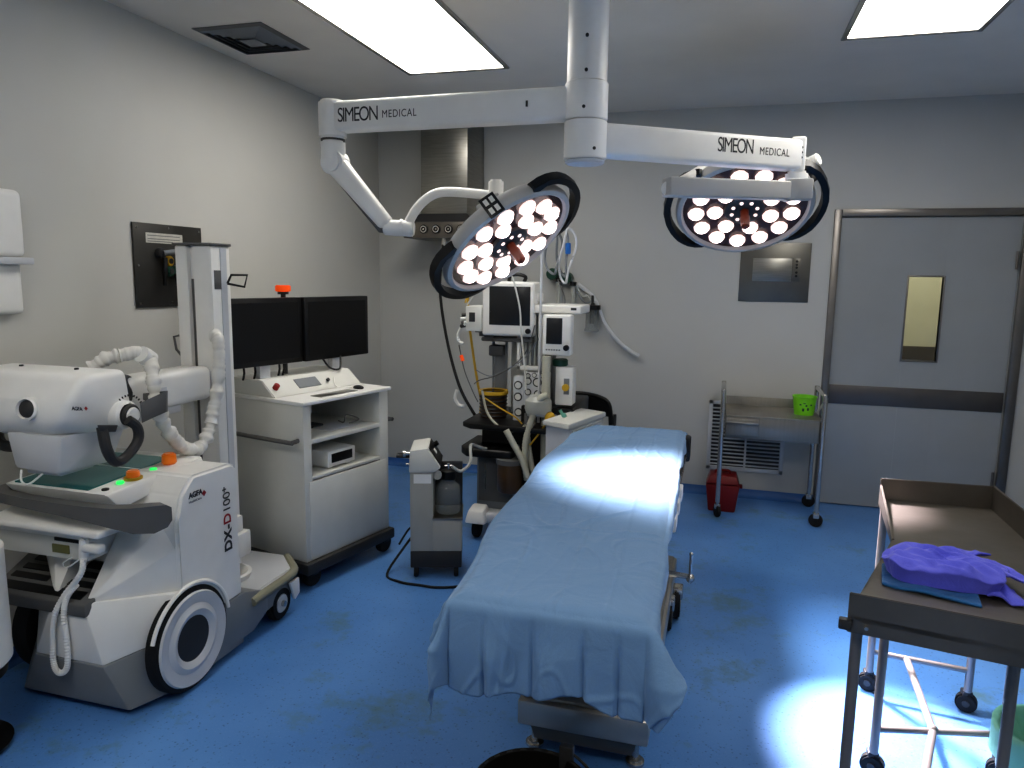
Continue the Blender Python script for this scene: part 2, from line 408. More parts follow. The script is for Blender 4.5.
# left wall gas panel
t = thing('gas_outlet_panel', 'dark metal medical gas outlet panel on the left wall', 'wall panel', (0, -2.475, 1.68))
MB().box((0.001, -2.722, 1.468), (.012, -2.228, 1.892), .002).build('plate', panelk, t)
MB().box((.012, -2.64, 1.795), (.0135, -2.38, 1.845), 0).build('label_strip', paper, t)
for z in (1.832, 1.815, 1.803):
    MB().box((.0135, -2.63, z-.0025), (.0139, -2.40-(.05 if z < 1.81 else 0), z+.0025), 0).build('printed_line', inkg, t)
for (y, z, m) in ((-2.51, 1.705, yellow), (-2.51, 1.652, greenp), (-2.455, 1.657, greenp), (-2.56, 1.745, gdark)):
    o = MB().cyl((.012, y, z), (.045, y, z), .027, n=20, bev=.004).build('outlet', m, t)
    MB().cyl((.045, y, z), (.05, y, z), .014, n=16).build('socket', gdark, o)
MB().tube([(.05, -2.56, 1.745), (.09, -2.5, 1.755), (.09, -2.45, 1.74), (.06, -2.42, 1.69)], .014).build('hose_elbow', skirt, t)
MB().tube([(.04, -2.545, 1.72), (.05, -2.56, 1.66), (.045, -2.56, 1.58)], .012).tube([(.04, -2.475, 1.64), (.05, -2.475, 1.58)], .011, smooth=0).build('strap', black, t)
for (y, z) in ((-2.70, 1.87), (-2.70, 1.68), (-2.70, 1.49), (-2.48, 1.49), (-2.25, 1.49), (-2.25, 1.87), (-2.48, 1.875)):
    MB().cyl((.012, y, z), (.015, y, z), .006, n=10).build('screw', chrome, t)
tag(MB().tube([(.06, -2.42, 1.69), (.07, -2.42, 1.6), (.07, -2.44, 1.4), (.07, -2.46, 1.2), (.07, -2.46, .95), (.08, -2.44, .5), (.2, -2.62, .06)], .008, smooth=5).build('cable', skirt), 'grey cable hanging down the left wall from the gas panel', 'cable')

# left wall white panel with ledge
t = thing('wall_light_box', 'white rounded wall panel with a ledge across it at the left edge', 'wall panel', (0, -3.6, 1.7))
MB().box((.002, -3.93, 1.70), (.06, -3.345, 1.97), .03, 4).build('upper_panel', white, t)
MB().box((.002, -3.93, 1.47), (.045, -3.36, 1.68), .02, 3).build('lower_panel', white, t)
MB().box((.002, -3.95, 1.672), (.085, -3.335, 1.70), .006).build('ledge', offw, t)

# back wall steel panel
t = thing('steel_control_panel', 'square stainless control panel on the back wall left of the door', 'wall panel', (3.17, 0, 1.7))
MB().box((2.93, -.008, 1.495), (3.415, -.0005, 1.92), .002).build('plate', panelm, t)
MB().box((3.02, -.013, 1.645), (3.29, -.008, 1.81), .002).build('cover', steel, t)
MB().box((3.30, -.012, 1.645), (3.35, -.008, 1.81), .001).build('side_strip', panelm, t)
for z in (1.79, 1.765, 1.745, 1.71, 1.685):
    MB().cyl((3.322, -.012, z), (3.322, -.016, z), .009, n=12).build('button', black, t)

# wall grille
t = thing('return_air_grille', 'white louvred return air grille low on the back wall behind the steel cart', 'air grille', (3.04, 0, .46))
gx0, gx1, gz0, gz1 = 2.765, 3.325, .20, .74
MB().box((gx0, -.014, gz0), (gx0+.03, -.0005, gz1), .002).box((gx1-.03, -.014, gz0), (gx1, -.0005, gz1), .002).box((gx0, -.014, gz0), (gx1, -.0005, gz0+.03), .002).box((gx0, -.014, gz1-.03), (gx1, -.0005, gz1), .002).box((3.04, -.014, gz0), (3.055, -.0005, gz1), .001).build('frame', offw, t)
b = MB()
for k in range(16):
    z = gz0+.045+k*.029
    b.box((gx0+.03, -.012, z-.0035), (gx1-.03, -.002, z+.0035), 0, mtx=M.Translation((0, -.007, z)) @ M.Rotation(R(35), 4, 'X') @ M.Translation((0, .007, -z)))
b.build('louvres', offw, t)
MB().box((gx0+.01, -.0015, gz0+.01), (gx1-.01, -.0005, gz1-.01), 0).build('duct_backing', gdark, t)

# ================================================================= SURGICAL LIGHTS
PC = V((2.24, -2.63, 0)); ZL, ZR = 2.36, 2.217
t = thing('surgical_light', 'twin-armed ceiling surgical light with two lit round lamp heads', 'surgical light', (PC.x, PC.y, H))
b = MB()
b.cyl(PC+V((0, 0, 2.44)), PC+V((0, 0, H)), .082, n=40)
b.build('ceiling_post', white, t)
MB().cyl(PC+V((0, 0, 2.29)), PC+V((0, 0, 2.437)), .0885, n=40, bev=.003).build('upper_hub', white, t)
MB().cyl(PC+V((0, 0, 2.135)), PC+V((0, 0, 2.287)), .0885, n=40, bev=.004).build('lower_hub', white, t)
MB().cyl(PC+V((0, 0, 2.118)), PC+V((0, 0, 2.135)), .082, n=40, bev=.006).build('bottom_cap', offw, t)
b = MB()
for a, z in ((-82, 2.6), (-82, 2.47), (-86, 2.33), (-55, 2.17)):
    dd = V((cos(R(a)), sin(R(a)), 0)); b.cyl(PC+dd*.078+V((0, 0, z)), PC+dd*.0905+V((0, 0, z)), .007, n=10)
b.build('screw', inkd, t)
def beam(p0, p1, w, h, bev=.02, h1=None):
    p0, p1 = V(p0), V(p1); d = (p1-p0); L_ = d.length; x = d.normalized(); y = V((0, 0, 1)).cross(x).normalized(); z = x.cross(y)
    h1 = h1 or h; P = []
    for (l, hh) in ((0, h), (L_, h1)):
        for s1 in (-1, 1):
            for s2 in (-1, 1): P.append(p0+x*l+y*s1*w/2+z*s2*hh/2)
    return MB().hull(P, bev, 3)
EL = V((1.055, -2.60, ZL)); ER = V((3.117, -2.04, ZR))
armL = beam(PC+V((-.03, 0, ZL)), EL, .10, .132).build('upper_arm', white, t)
dR = (V((ER.x, ER.y, 0))-PC).normalized()
armR = beam(PC+dR*.03+V((0, 0, ZR)), ER, .10, .135).build('upper_arm', white, t)
# lettering left
dl = (PC-V((EL.x, EL.y, 0))).normalized(); nl = V((dl.y, -dl.x, 0))
o = V((EL.x, EL.y, 0))+nl*.0505
text('SIMEON', .088, inkd, armL, 'lettering', o+dl*.058+V((0, 0, ZL-.030)), dl, (0, 0, 1), .82, width=.20)
text('MEDICAL', .046, inkd, armL, 'lettering', o+dl*.280+V((0, 0, ZL-.022)), dl, (0, 0, 1), 1.12, width=.165)
nr = V((dR.y, -dR.x, 0)); o = PC+nr*.0505
text('SIMEON', .088, inkd, armR, 'lettering', o+dR*.60+V((0, 0, ZR-.015)), dR, (0, 0, 1), .82, width=.18)
text('MEDICAL', .046, inkd, armR, 'lettering', o+dR*.815+V((0, 0, ZR-.015)), dR, (0, 0, 1), 1.12, width=.155)
MB().box((-.0045, -.003, -.012), (.0045, .001, .012), 0, mtx=M.Translation(PC+V((-.24, -.05, ZL))) ).build('slot', gdark, armL)
# left elbow
MB().cyl(EL+V((0, 0, -.095)), EL+V((0, 0, .075)), .063, n=32, bev=.01).build('elbow_joint', white, t)
MB().cyl(EL+V((0, 0, -.102)), EL+V((0, 0, -.094)), .055, n=32).build('joint_gap', gdark, t)
kn = EL+V((.02, 0, -.10)); KE = AT(388, 226, 3.36)
MB().cyl(kn+V((-.02, 0, .0)), kn+V((-.02, 0, -.10)), .056, n=32, bev=.01).cyl(kn+V((-.01, -.05, -.10)), kn+V((-.01, .05, -.10)), .056, n=32, bev=.012).build('knuckle', white, t)
beam(kn+V((-.012, 0, -.10)), KE, .082, .100, .024, .066).build('spring_arm', white, t)
beam(kn+V((.0, 0, -.145)), KE+V((-.02, 0, -.022)), .05, .05, .01, .04).build('arm_underside', gmid, t)
K2 = AT(414, 229, 3.36)
MB().cyl(KE+V((-.02, 0, -.005)), K2, .036, n=28, bev=.006).cyl(KE+(K2-KE)*.45, KE+(K2-KE)*.55, .038, n=28).build('swivel', white, t)

def basis(P, n, xdir):
    z = -V(n).normalized(); x = V(xdir); x = (x-z*x.dot(z)).normalized(); y = z.cross(x)
    return M(((x.x, y.x, z.x, P.x), (x.y, y.y, z.y, P.y), (x.z, y.z, z.z, P.z), (0, 0, 0, 1)))
RH = .328
def lamp_head(P, n, xdir, hang, sticker):
    mt = basis(P, n, xdir)
    b = MB().lathe([(0, .075), (.12, .072), (.24, .06), (.31, .038), (RH, .01), (RH+.004, -.012), (RH-.004, -.03), (.305, -.036), (.298, -.028), (.296, -.016)], 64, mt)
    head = b.build('lamp_head', lamprim, t)
    MB().lathe([(0, -.012), (.296, -.012), (.296, -.016), (0, -.016)], 64, mt).build('lamp_face', lampface, head)
    # reflectors
    spots = [(.232, k*2*pi/13, .042) for k in range(13)]+[(.140, k*2*pi/7+.2, .041) for k in range(7)]
    for (r, a, q) in spots:
        mm = mt @ M.Translation((r*cos(a), r*sin(a), -.016))
        o = MB().lathe([(q*.8, .004), (q, -.008), (q*.9, -.02), (q*.62, -.030)], 10, mm).build('reflector', bulbd, head)
        MB().lathe([(q*.64, -.029), (q*.4, -.036), (0, -.038)], 10, mm).build('bulb', bulbm, o)
    MB().lathe([(.098, -.014), (.095, -.03), (.08, -.036), (0, -.036)], 32, mt).build('centre_hub', gdark, head)
    for k in range(8):
        a = k*pi/4+.3; mm = mt @ M.Translation((.062*cos(a), .062*sin(a), -.036))
        MB().lathe([(.010, 0), (.008, -.005), (0, -.007)], 8, mm).build('led', bulbd, head)
    MB().lathe([(.022, -.03), (.02, -.06), (.024, -.075), (.02, -.13), (.012, -.138), (0, -.14)], 20, mt).build('grip', amberh, head)
    for a0 in hang:
        pts = []
        for k in range(-5, 6):
            a = a0+k*R(10.5); rr = RH+(.047 if abs(k) <= 3 else (.036 if abs(k) == 4 else .0))
            for zz in (.012, -.022): pts.append((rr, a, zz))
        hb_ = MB(); rings = []; bq = bmesh.new()
        for i in range(0, len(pts), 2):
            rr, a, _ = pts[i]; ww = .030
            rings.append([bq.verts.new(mt @ V((q*cos(a), q*sin(a), z))) for q, z in ((rr-ww/2, .022), (rr+ww/2, .016), (rr+ww/2, -.022), (rr-ww/2, -.026))])
        for A_, B_ in zip(rings, rings[1:]):
            for j in range(4): bq.faces.new((A_[j], A_[(j+1) % 4], B_[(j+1) % 4], B_[j]))
        bq.faces.new(rings[0]); bq.faces.new(rings[-1][::-1]); bmesh.ops.recalc_face_normals(bq, faces=bq.faces[:])
        bmesh.ops.subdivide_edges(bq, edges=[e for e in bq.edges], cuts=1, smooth=.3)
        hb_._merge(bq); hb_.build('side_handle', black, head, ang=50)
    return head, mt
# left head
PL = AT(506, 239, 3.28)
def solve_n(P, dirdeg, asp):
    v = (P-CP).normalized(); a = R(dirdeg)
    # image-plane direction
    img = (rt*cos(a)-up*sin(a)); img = (img-v*img.dot(v)).normalized()
    return (-v*asp+img*math.sqrt(1-asp*asp)).normalized()
nL = solve_n(PL, 54, .42)
headL, mL = lamp_head(PL, nL, rt*117+up*90, (R(-4), R(176)), True)
# yoke arm left: from swivel up and across to the rear top of the head
pv = mL @ V((-.03, RH-.02, .07))
if (mL @ V((0, 1, 0))-PL).z < 0: pv = mL @ V((.03, -(RH-.02), .07))
A = [AT(408, 229, 3.36), AT(410, 220, 3.36), AT(418, 207, 3.36), AT(429, 197, 3.36), AT(440, 192.5, 3.36), AT(455, 192, 3.36), AT(478, 194, 3.34), AT(496, 196, 3.32)]
MB().tube(A, .022, n=14, smooth=5).build('yoke_arm', white, t)
pp = AT(496, 190, 3.32)
MB().cyl(pp+V((0, 0, .045)), pp+V((0, 0, -.06)), .034, n=24, bev=.008).build('pivot', white, t)
q = pp+V((0, 0, -.05)); 
MB().hull([q+V((s*.035, u*.03, 0)) for s in (-1, 1) for u in (-1, 1)]+[mL @ (V((s*.055, u, w))) for s in (-1, 1) for u in ((RH-.03, RH-.11) if (mL @ V((0, 1, 0))-PL).z > 0 else (-(RH-.03), -(RH-.11))) for w in (.02, .06)], .006).build('yoke_bracket', lamprim, t)
sgn = 1 if (mL @ V((0, 1, 0))-PL).z > 0 else -1
st = MB().box((-.035, -.05, 0), (.035, .05, .004), .002).tf(mL @ M.Translation((0, sgn*(RH+.01), .0)) @ M.Rotation(R(-90*sgn), 4, 'X')).build('control_pad', black, t)
b = MB()
for i in (-1, 1):
    for j in (-1, 1): b.box((i*.014-.009, j*.022-.014, .004), (i*.014+.009, j*.022+.014, .0055), 0)
b.tf(mL @ M.Translation((0, sgn*(RH+.01), .0)) @ M.Rotation(R(-90*sgn), 4, 'X')).build('buttons', white, st)

# right head
PR = AT(744, 206, 3.62)
nR = solve_n(PR, 86, .66)
headR, mR = lamp_head(PR, nR, rt+up*.0, (R(-14), R(166)), False)
# elbow, spring arm, yoke
MB().box(ER+V((-.035, -.05, -.075)), ER+V((.03, .05, .08)), .012, 3).build('elbow_joint', white, t)
e2 = AT(803, 181, 3.28)
MB().cyl(V((ER.x, ER.y, ZR-.07)), V((ER.x, ER.y, e2.z-.045)), .05, n=28, bev=.01).build('elbow_post', white, t)
s0, s1 = AT(788, 191, 3.17), AT(666, 187, 2.98)
beam(s0, s1, .07, .078, .008).build('spring_arm', lamprim, t)
b = MB()
for k in range(3): b.cyl(ER+V((.012, -.052, .03-k*.022)), ER+V((.012, -.048, .03-k*.022)), .005, n=8)
b.build('screw', inkd, t)
MB().cyl(s0+V((0, .036, 0)), s0-V((0, .036, 0)), .044, n=32, bev=.006).box(s0+V((-.01, -.03, -.04)), s0+V((.10, .04, .05)), .01).build('arm_joint', lamprim, t)
MB().cyl(s1+V((.01, .0, -.005)), s1+V((.0, .18, .01)), .03, n=20, bev=.004).build('swivel', white, t)
Y = [s1+V((0, .14, .01)), AT(688, 178, 3.42), AT(706, 168, 3.52), AT(735, 161, 3.6), AT(775, 158, 3.6), AT(806, 162, 3.55)]
MB().tube(Y, .024, n=14, smooth=5).build('yoke_arm', white, t)
c0, c1 = AT(800, 168, 3.52), AT(819, 159, 3.45)
MB().cyl(c0, c1, .03, n=24, bev=.004).build('pivot', white, t)
MB().hull([c0+V((0, 0, -.02)), c0+V((0, .05, -.02)), c1+V((0, 0, -.03)), c1+V((0, .05, -.03)), AT(803, 190, 3.45), AT(803, 190, 3.5), AT(820, 178, 3.45), AT(820, 178, 3.5)], .006).build('yoke_bracket', black, t)

def spot(name, P, tgt, e, ang, blend, col, rad):
    l = bpy.data.lights.new(name, 'SPOT'); l.energy = e; l.spot_size = R(ang); l.spot_blend = blend; l.color = col; l.shadow_soft_size = rad
    o = bpy.data.objects.new(name, l); COL.objects.link(o); o.location = P
    o.rotation_euler = (V(tgt)-P).to_track_quat('-Z', 'Y').to_euler(); return o
TL, TR = V((2.60, -2.62, .8)), V((3.54, -3.10, 0))
spot('lamp_beam', PL+(TL-PL).normalized()*.16, TL, 480, 54, 1.0, (1, .95, .98), .17)
spot('lamp_beam', PR+(TR-PR).normalized()*.16, TR, 1700, 23, .35, (1, .86, .93), .10)

# ================================================================= OPERATING TABLE
baseM = mat('table_base_steel', rgb(176, 172, 164), .28, .75, var=.1)
t = thing('operating_table', 'stainless operating table on a wheeled pedestal base under the blue drape', 'operating table', (2.4, -2.8, 0))
MB().box((2.17, -3.98, .722), (2.655, -1.58, .785), .02, 3).build('mattress', black, t)
MB().box((2.19, -3.96, .69), (2.64, -1.6, .72), .006).build('table_frame', steel, t)
for x in (2.152, 2.672):
    MB().box((x-.008, -3.85, .685), (x+.008, -1.75, .715), .003).build('side_rail', chrome, t)
for y in (-3.7, -3.1, -2.5, -1.9):
    MB().box((2.15, y-.02, .69), (2.68, y+.02, .705), .002).build('rail_bracket', steel, t)
MB().box((2.66, -1.72, .66), (2.695, -1.6, .79), .012).build('rail_clamp', black, t)
MB().box((2.25, -2.75, .24), (2.58, -2.4, .69), .012).build('pedestal', steel, t)
MB().box((2.27, -2.8, .36), (2.56, -2.36, .50), .006).build('bellows', black, t)
MB().box((2.215, -3.46, .11), (2.665, -1.95, .20), .008).build('base', baseM, t)
MB().box((2.23, -3.44, .20), (2.65, -1.97, .215), .006).build('base_cover', steelh, t)
MB().hull([(2.27, -3.43, .05), (2.61, -3.43, .05), (2.25, -3.43, .115), (2.63, -3.43, .115), (2.27, -2.0, .05), (2.61, -2.0, .05), (2.25, -2.0, .09), (2.63, -2.0, .09)]).build('underside', steeld, t)
for (x, y) in ((2.265, -3.40), (2.62, -3.40)):
    o = MB().cyl((x, y, .0), (x, y, .026), .032, n=20, bev=.008).build('foot', chrome, t)
    MB().cyl((x, y, .022), (x, y, .09), .012, n=14).build('stem', chrome, o)
for (x, y) in ((2.685, -2.23), (2.655, -2.37), (2.19, -2.23)):
    o = MB().cyl((x-.018, y, .075), (x+.018, y, .075), .074, n=28, bev=.008).build('caster', rubber, t)
    MB().cyl((x-.02, y, .075), (x+.02, y, .075), .035, n=20).build('hub', steel, o)
    MB().box((x-.028, y-.03, .1), (x+.028, y+.05, .16), .01).build('fork', chrome, o)
o = MB().tube([(2.55, -2.3, .235), (2.66, -2.3, .25), (2.745, -2.3, .245)], .014, smooth=0).build('crank_shaft', chrome, t)
MB().tube([(2.745, -2.3, .215), (2.745, -2.3, .36)], .008, smooth=0).sph((2.745, -2.3, .24), .022).sph((2.745, -2.3, .36), .010).build('crank_lever', chrome, o)
for y, s in ((-2.95, .05), (-2.75, .04), (-2.55, .05)):
    MB().box((2.66, y-s, .70), (2.70, y+s, .755), .006).build('side_clamp', white, t)

# drape
W0, W1, YN, YFAR, ZT = 0, 0, -3.985, -1.56, .805
def ridge(x, y, z, p=6):
    return max(0, 1-abs(noise.noise(V((x, y, z))))*p)
def drape_pt(u, v):
    # u: across the sheet, v: along it; the part beyond the table edge hangs down
    su = -.27+u*(.27+.545+.12); sv = -.235+v*(.235+2.425+.10)
    y = YN+sv; yc = min(max(y, YN), YFAR)
    tt = (yc-YN)/(YFAR-YN)
    xl = 2.172-.112*math.sin(min(1, tt*1.6)*pi/2)+.010*sin(tt*17); xr = 2.692-.045*tt
    if tt > .9: xl += (tt-.9)*.9
    w = xr-xl
    xs = su/.545*w if 0 <= su <= .545 else (su if su < 0 else w+su-.545)
    du = max(-su, 0, (su-.545))
    dxs = -1 if su < 0 else (1 if su > .545 else 0)
    over_r = su > .545
    if over_r:
        k = max(0, 1-(yc-YN)/.22); k = k*k*(3-2*k)
        du *= (.26+.10*sin(sv*7)+.06*sin(sv*19)+.75*k)
    dvv = max(YN-y, 0); dvf = max(y-YFAR, 0)
    dv = dvv if dvv > 0 else dvf; dys = -1 if dvv > 0 else (1 if dvf > 0 else 0)
    bx = xl+min(max(xs, 0), w); by = yc
    d_ = math.hypot(du, dv)
    nx = noise.noise(V((su*3.1, sv*2.2, 1.3))); n2 = noise.noise(V((su*9, sv*5, 4.3)))
    wr = .0045*ridge(su*5+1.5*nx, sv*3.2, 9.1, 9)*max(0, .4+noise.noise(V((su*3, sv*2, 22))))*1.6
    wr += .0028*ridge(su*12+2*nx, sv*7+nx, 3.7, 8)*max(0, .25+noise.noise(V((su*4, sv*3, 31))))*2
    lg = .003*sum(math.exp(-(((su-c)+.010*sin(sv*2.2+c*9))/.005)**2) for c in (.15, .30, .42))
    lg += .003*sum(math.exp(-(((sv-c)+.02*sin(su*7+c))/.006)**2) for c in (.62, 1.25, 1.8))
    if d_ == 0:
        ed = min(su, .545-su, sv, 2.425-sv); e = min(1, max(0, ed)/.03)
        z = ZT+.004*nx+.003*n2+(wr+lg)*e-.010*(1-e)**2
        return V((bx, by, z))
    ox, oy = (dxs*du/d_, dys*dv/d_)
    r0 = .018
    if d_ < r0*1.57:
        a = d_/r0; off = r0*sin(a); drop = r0*(1-cos(a))
    else:
        off = r0; drop = r0+(d_-r0*1.57)
    corner = 2*du*dv/(d_*d_) if d_ > 0 else 0
    fl = min(1, drop/.12)
    if dys < 0 and not (su < 0 or over_r):
        ph = .005*sin(su*21+.6)+.004*sin(su*43+2)-.014*sum(math.exp(-((su-c-.02*drop)/.007)**2) for c in (.10, .235, .375, .47))
    else: ph = .012*sin(sv*14+su*3)+.006*sin(sv*31)
    off += fl*(ph+.016+.016*n2+wr*1.5)+corner*fl*(.045 if su < 0 else .085)
    if dys < 0 and su < 0: off += fl*.03*sin(math.atan2(du, dv)*5)
    if over_r: drop *= 1-.22*corner
    hem = (.018*sin(su*13+.4)+.010*sin(su*31)) if dys < 0 else .01*sin(sv*9)
    drop += hem*min(1, dv*5+du*2)*fl
    return V((bx+ox*off, by+oy*off, ZT-.010-drop))
b = MB().grid(drape_pt, 220, 440)
bmesh.ops.recalc_face_normals(b.bm, faces=b.bm.faces[:])
dr = b.build('surgical_drape', drapem, ang=180)
sm = dr.modifiers.new('thick', 'SOLIDIFY'); sm.thickness = .003; sm.offset = 0
tag(dr, 'creased light blue cotton drape covering the operating table', 'drape')

# ================================================================= X-RAY MACHINE
t = thing('mobile_xray_machine', 'white mobile x-ray machine with big side wheel and tall column by the left wall', 'x-ray machine', (.54, -3.2, 0))
XM = .53
def sec(z, ys, xr, yr, yf=-3.13, xs=.865, zs=None):
    P = [(xs, yf), (xs, ys), (xr, yr), (2*XM-xr, yr), (2*XM-xs, ys), (2*XM-xs, yf)]
    Z = [zs or z, zs or z, z, z, zs or z, zs or z]
    return [V((x, y, q)) for (x, y), q in zip(P, Z)]
def loft(secs, bev=.0):
    b = bmesh.new(); rings = [[b.verts.new(p) for p in s] for s in secs]; n = len(rings[0])
    for A, B in zip(rings, rings[1:]):
        for j in range(n): b.faces.new((A[j], A[(j+1) % n], B[(j+1) % n], B[j]))
    b.faces.new(rings[0][::-1]); b.faces.new(rings[-1])
    bmesh.ops.recalc_face_normals(b, faces=b.faces[:])
    if bev: bmesh.ops.bevel(b, geom=b.edges[:], offset=bev, segments=2, affect='EDGES', profile=.5)
    m = MB(); m._merge(b); return m
loft([sec(.03, -3.50, .785, -3.70), sec(.198, -3.53, .69, -3.715, zs=.26)], .006).build('lower_skirt', skirt, t)
loft([sec(.20, -3.535, .69, -3.712, zs=.262, xs=.862), sec(.425, -3.52, .60, -3.70, xs=.862)], .005).build('rear_shell', white, t)
# main body
prof = [(-3.13, .255), (-3.13, .835), (-3.17, .855), (-3.40, .862), (-3.47, .80), (-3.50, .70), (-3.50, .255)]
MB().prism([V((2*XM-.865, y, z)) for y, z in prof], V((2*(.865-XM), 0, 0)), .012, 3).build('body_shell', white, t)
# side wedges beside detector bins
for s in (1, -1):
    f_ = lambda x: XM+s*(x-XM)
    MB().hull([(f_(.60), -3.69, .42), (f_(.80), -3.49, .70), (f_(.61), -3.49, .70), (f_(.865), -3.49, .42), (f_(.60), -3.49, .42), (f_(.865), -3.49, .60)], .004).build('side_wedge', white, t)
# console top
MB().hull([(.22, -3.15, .83), (.22, -3.60, .77), (.22, -3.15, .868), (.22, -3.66, .842), (.72, -3.15, .83), (.71, -3.60, .77), (.705, -3.15, .868), (.70, -3.66, .842)], .006).build('console', white, t)
MB().hull([(.25, -3.22, .858), (.60, -3.22, .858), (.25, -3.64, .838), (.60, -3.64, .838), (.25, -3.22, .870), (.60, -3.22, .870), (.25, -3.64, .848), (.60, -3.64, .848)]).build('touch_screen', teal, t)
def knob(p, m, r=.028, h=.035, name='knob'):
    o = MB().cyl(p, V(p)+V((0, 0, h)), r, r*.86, n=24, bev=.004).build(name, m, t)
    return o
o = MB().cyl((0, 0, 0), (0, 0, .045), .030, .027, n=24, bev=.006).tf(M.Translation((.65, -3.28, .862))).build('warning_lamp', orange, t)
o2 = MB().cyl((.655, -3.48, .848), (.655, -3.48, .860), .034, n=24).build('stop_ring', yellow, t)
MB().cyl((.655, -3.48, .860), (.655, -3.48, .886), .026, .023, n=24, bev=.004).build('stop_button', orange, t)
for (y) in (-3.375, -3.545):
    MB().cyl((.655, y, .85), (.655, y, .868 if y > -3.5 else .860), .014, n=18, bev=.002).build('indicator', greenled, t)
MB().cyl((.655, -3.615, .84), (.655, -3.615, .85), .013, n=16).build('key_switch', black, t)
# handle band
def band(x_, y_, z0, z1, w=.016): return [(x_, y_, z0), (x_, y_, z1)]
b = bmesh.new()
path = [(.10, -3.50, .765, .80), (.13, -3.60, .765, .805), (.2, -3.655, .765, .805), (.35, -3.68, .765, .805), (.52, -3.695, .762, .808), (.66, -3.70, .752, .81), (.76, -3.69, .735, .81), (.82, -3.665, .715, .81), (.865, -3.62, .705, .808), (.880, -3.575, .715, .80), (.882, -3.555, .735, .785)]
rings = []
for i, (x, y, z0, z1) in enumerate(path):
    p0 = V(path[max(0, i-1)][:2]+(0,)); p1 = V(path[min(len(path)-1, i+1)][:2]+(0,)); tn = (p1-p0).normalized(); n_ = V((tn.y, -tn.x, 0))*.014
    c = V((x, y, 0)); rings.append([b.verts.new(c+n_+V((0, 0, z0))), b.verts.new(c+n_+V((0, 0, z1))), b.verts.new(c-n_*1.8+V((0, 0, z1+.004))), b.verts.new(c-n_+V((0, 0, z0)))])
for A_, B_ in zip(rings, rings[1:]):
    for j in range(4): b.faces.new((A_[j], A_[(j+1) % 4], B_[(j+1) % 4], B_[j]))
b.faces.new(rings[0]); b.faces.new(rings[-1][::-1]); bmesh.ops.recalc_face_normals(b, faces=b.faces[:])
hb = MB(); hb._merge(b); hbo = hb.build('push_handle', gmid, t, ang=50)
# tray lid and drawer
MB().hull([(.17, -3.71, .688), (.70, -3.71, .688), (.15, -3.50, .70), (.76, -3.50, .70), (.17, -3.71, .712), (.70, -3.71, .712), (.15, -3.50, .735), (.76, -3.50, .735)], .008, 3).build('keyboard_tray', white, t)
dw = MB().box((.17, -3.665, .575), (.60, -3.48, .675), .004).build('printer_drawer', white2, t)
MB().box((.16, -3.678, .662), (.605, -3.66, .684), .006).build('drawer_lip', white, dw)
MB().box((.455, -3.670, .645), (.575, -3.664, .658), 0).build('slot', black, dw)
MB().box((.44, -3.669, .597), (.52, -3.664, .630), .001).build('display', lcdm, dw)
# hand switch with coiled cord
hs = MB().cyl((.60, -3.68, .595), (.615, -3.685, .68), .017, n=18, bev=.005).box((.60, -3.70, .625), (.69, -3.66, .66), .012, 3).build('hand_switch', white, t)
MB().tube([(.56, -3.69, .60), (.52, -3.695, .575), (.53, -3.69, .555), (.60, -3.69, .60)], .003, smooth=3).build('wire_loop', white, hs)
cp = [(.61, -3.69, .60), (.60, -3.70, .54), (.53, -3.715, .45), (.485, -3.725, .36), (.475, -3.73, .24), (.485, -3.735, .17), (.515, -3.735, .155), (.545, -3.735, .19), (.545, -3.73, .28), (.53, -3.72, .38), (.545, -3.715, .45), (.58, -3.70, .50)]
MB().tube(cp, .010, n=10, smooth=16, rf=lambda f, i: .0095+.0022*(i % 2)).build('coiled_cord', white, t)
# detector bins
db = MB().hull([(.16, -3.712, .375), (.62, -3.712, .375), (.16, -3.712, .425), (.62, -3.712, .425), (.13, -3.50, .44), (.66, -3.50, .44), (.13, -3.50, .505), (.66, -3.50, .505)], .006).build('detector_bin', gmid, t)
def binpt(x, y): return V((x, y, .425+(y+3.712)/.212*.08))
for (xa, xb, ya, yb) in ((.18, .58, -3.69, -3.655), (.18, .36, -3.635, -3.61), (.40, .60, -3.635, -3.61), (.19, .60, -3.59, -3.565), (.20, .62, -3.545, -3.515)):
    P = [binpt(xa, ya), binpt(xb, ya), binpt(xb, yb), binpt(xa, yb)]
    MB().hull([p+V((0, 0, .004)) for p in P]+[p-V((0, 0, .004)) for p in P]).build('slot', black, db)
# crease on side
MB().hull([(.8655, -3.34, .45), (.8655, -3.335, .45), (.8655, -3.345, .75), (.8655, -3.34, .75), (.867, -3.34, .45), (.867, -3.345, .75)]).build('panel_seam', skirt, t) if False else None
# wheel
WC = V((.862, -3.452, .211))
w = MB().lathe([(.12, -.04), (.200, -.04), (.210, -.03), (.210, .0), (.203, .010), (.186, .014)], 56, M.Translation(WC) @ M.Rotation(R(90), 4, 'Y')).build('big_wheel', rubber, t)
MB().lathe([(.190, .012), (.184, .022), (.165, .020), (.140, .014), (.128, .020), (.116, .025), (.104, .020), (.092, .014), (.088, .01)], 56, M.Translation(WC) @ M.Rotation(R(90), 4, 'Y')).build('wheel_disc', offw, w)
MB().lathe([(.090, .012), (.05, .015), (0, .015)], 40, M.Translation(WC) @ M.Rotation(R(90), 4, 'Y')).build('hub_cap', gdark, w)
for s in (1,):
    a = [WC+V((-.004+.012, cos(R(q))*.222, sin(R(q))*.222)) for q in range(8, 165, 9)]
    MB().tube(a, .008, n=8, smooth=2).build('wheel_arch', white, t)
w2 = MB().lathe([(.12, -.055), (.200, -.055), (.210, -.04), (.210, .004), (.203, .014), (0, .018)], 40, M.Translation((2*XM-.862, -3.452, .211)) @ M.Rotation(R(-90), 4, 'Y')).build('big_wheel', rubber, t)
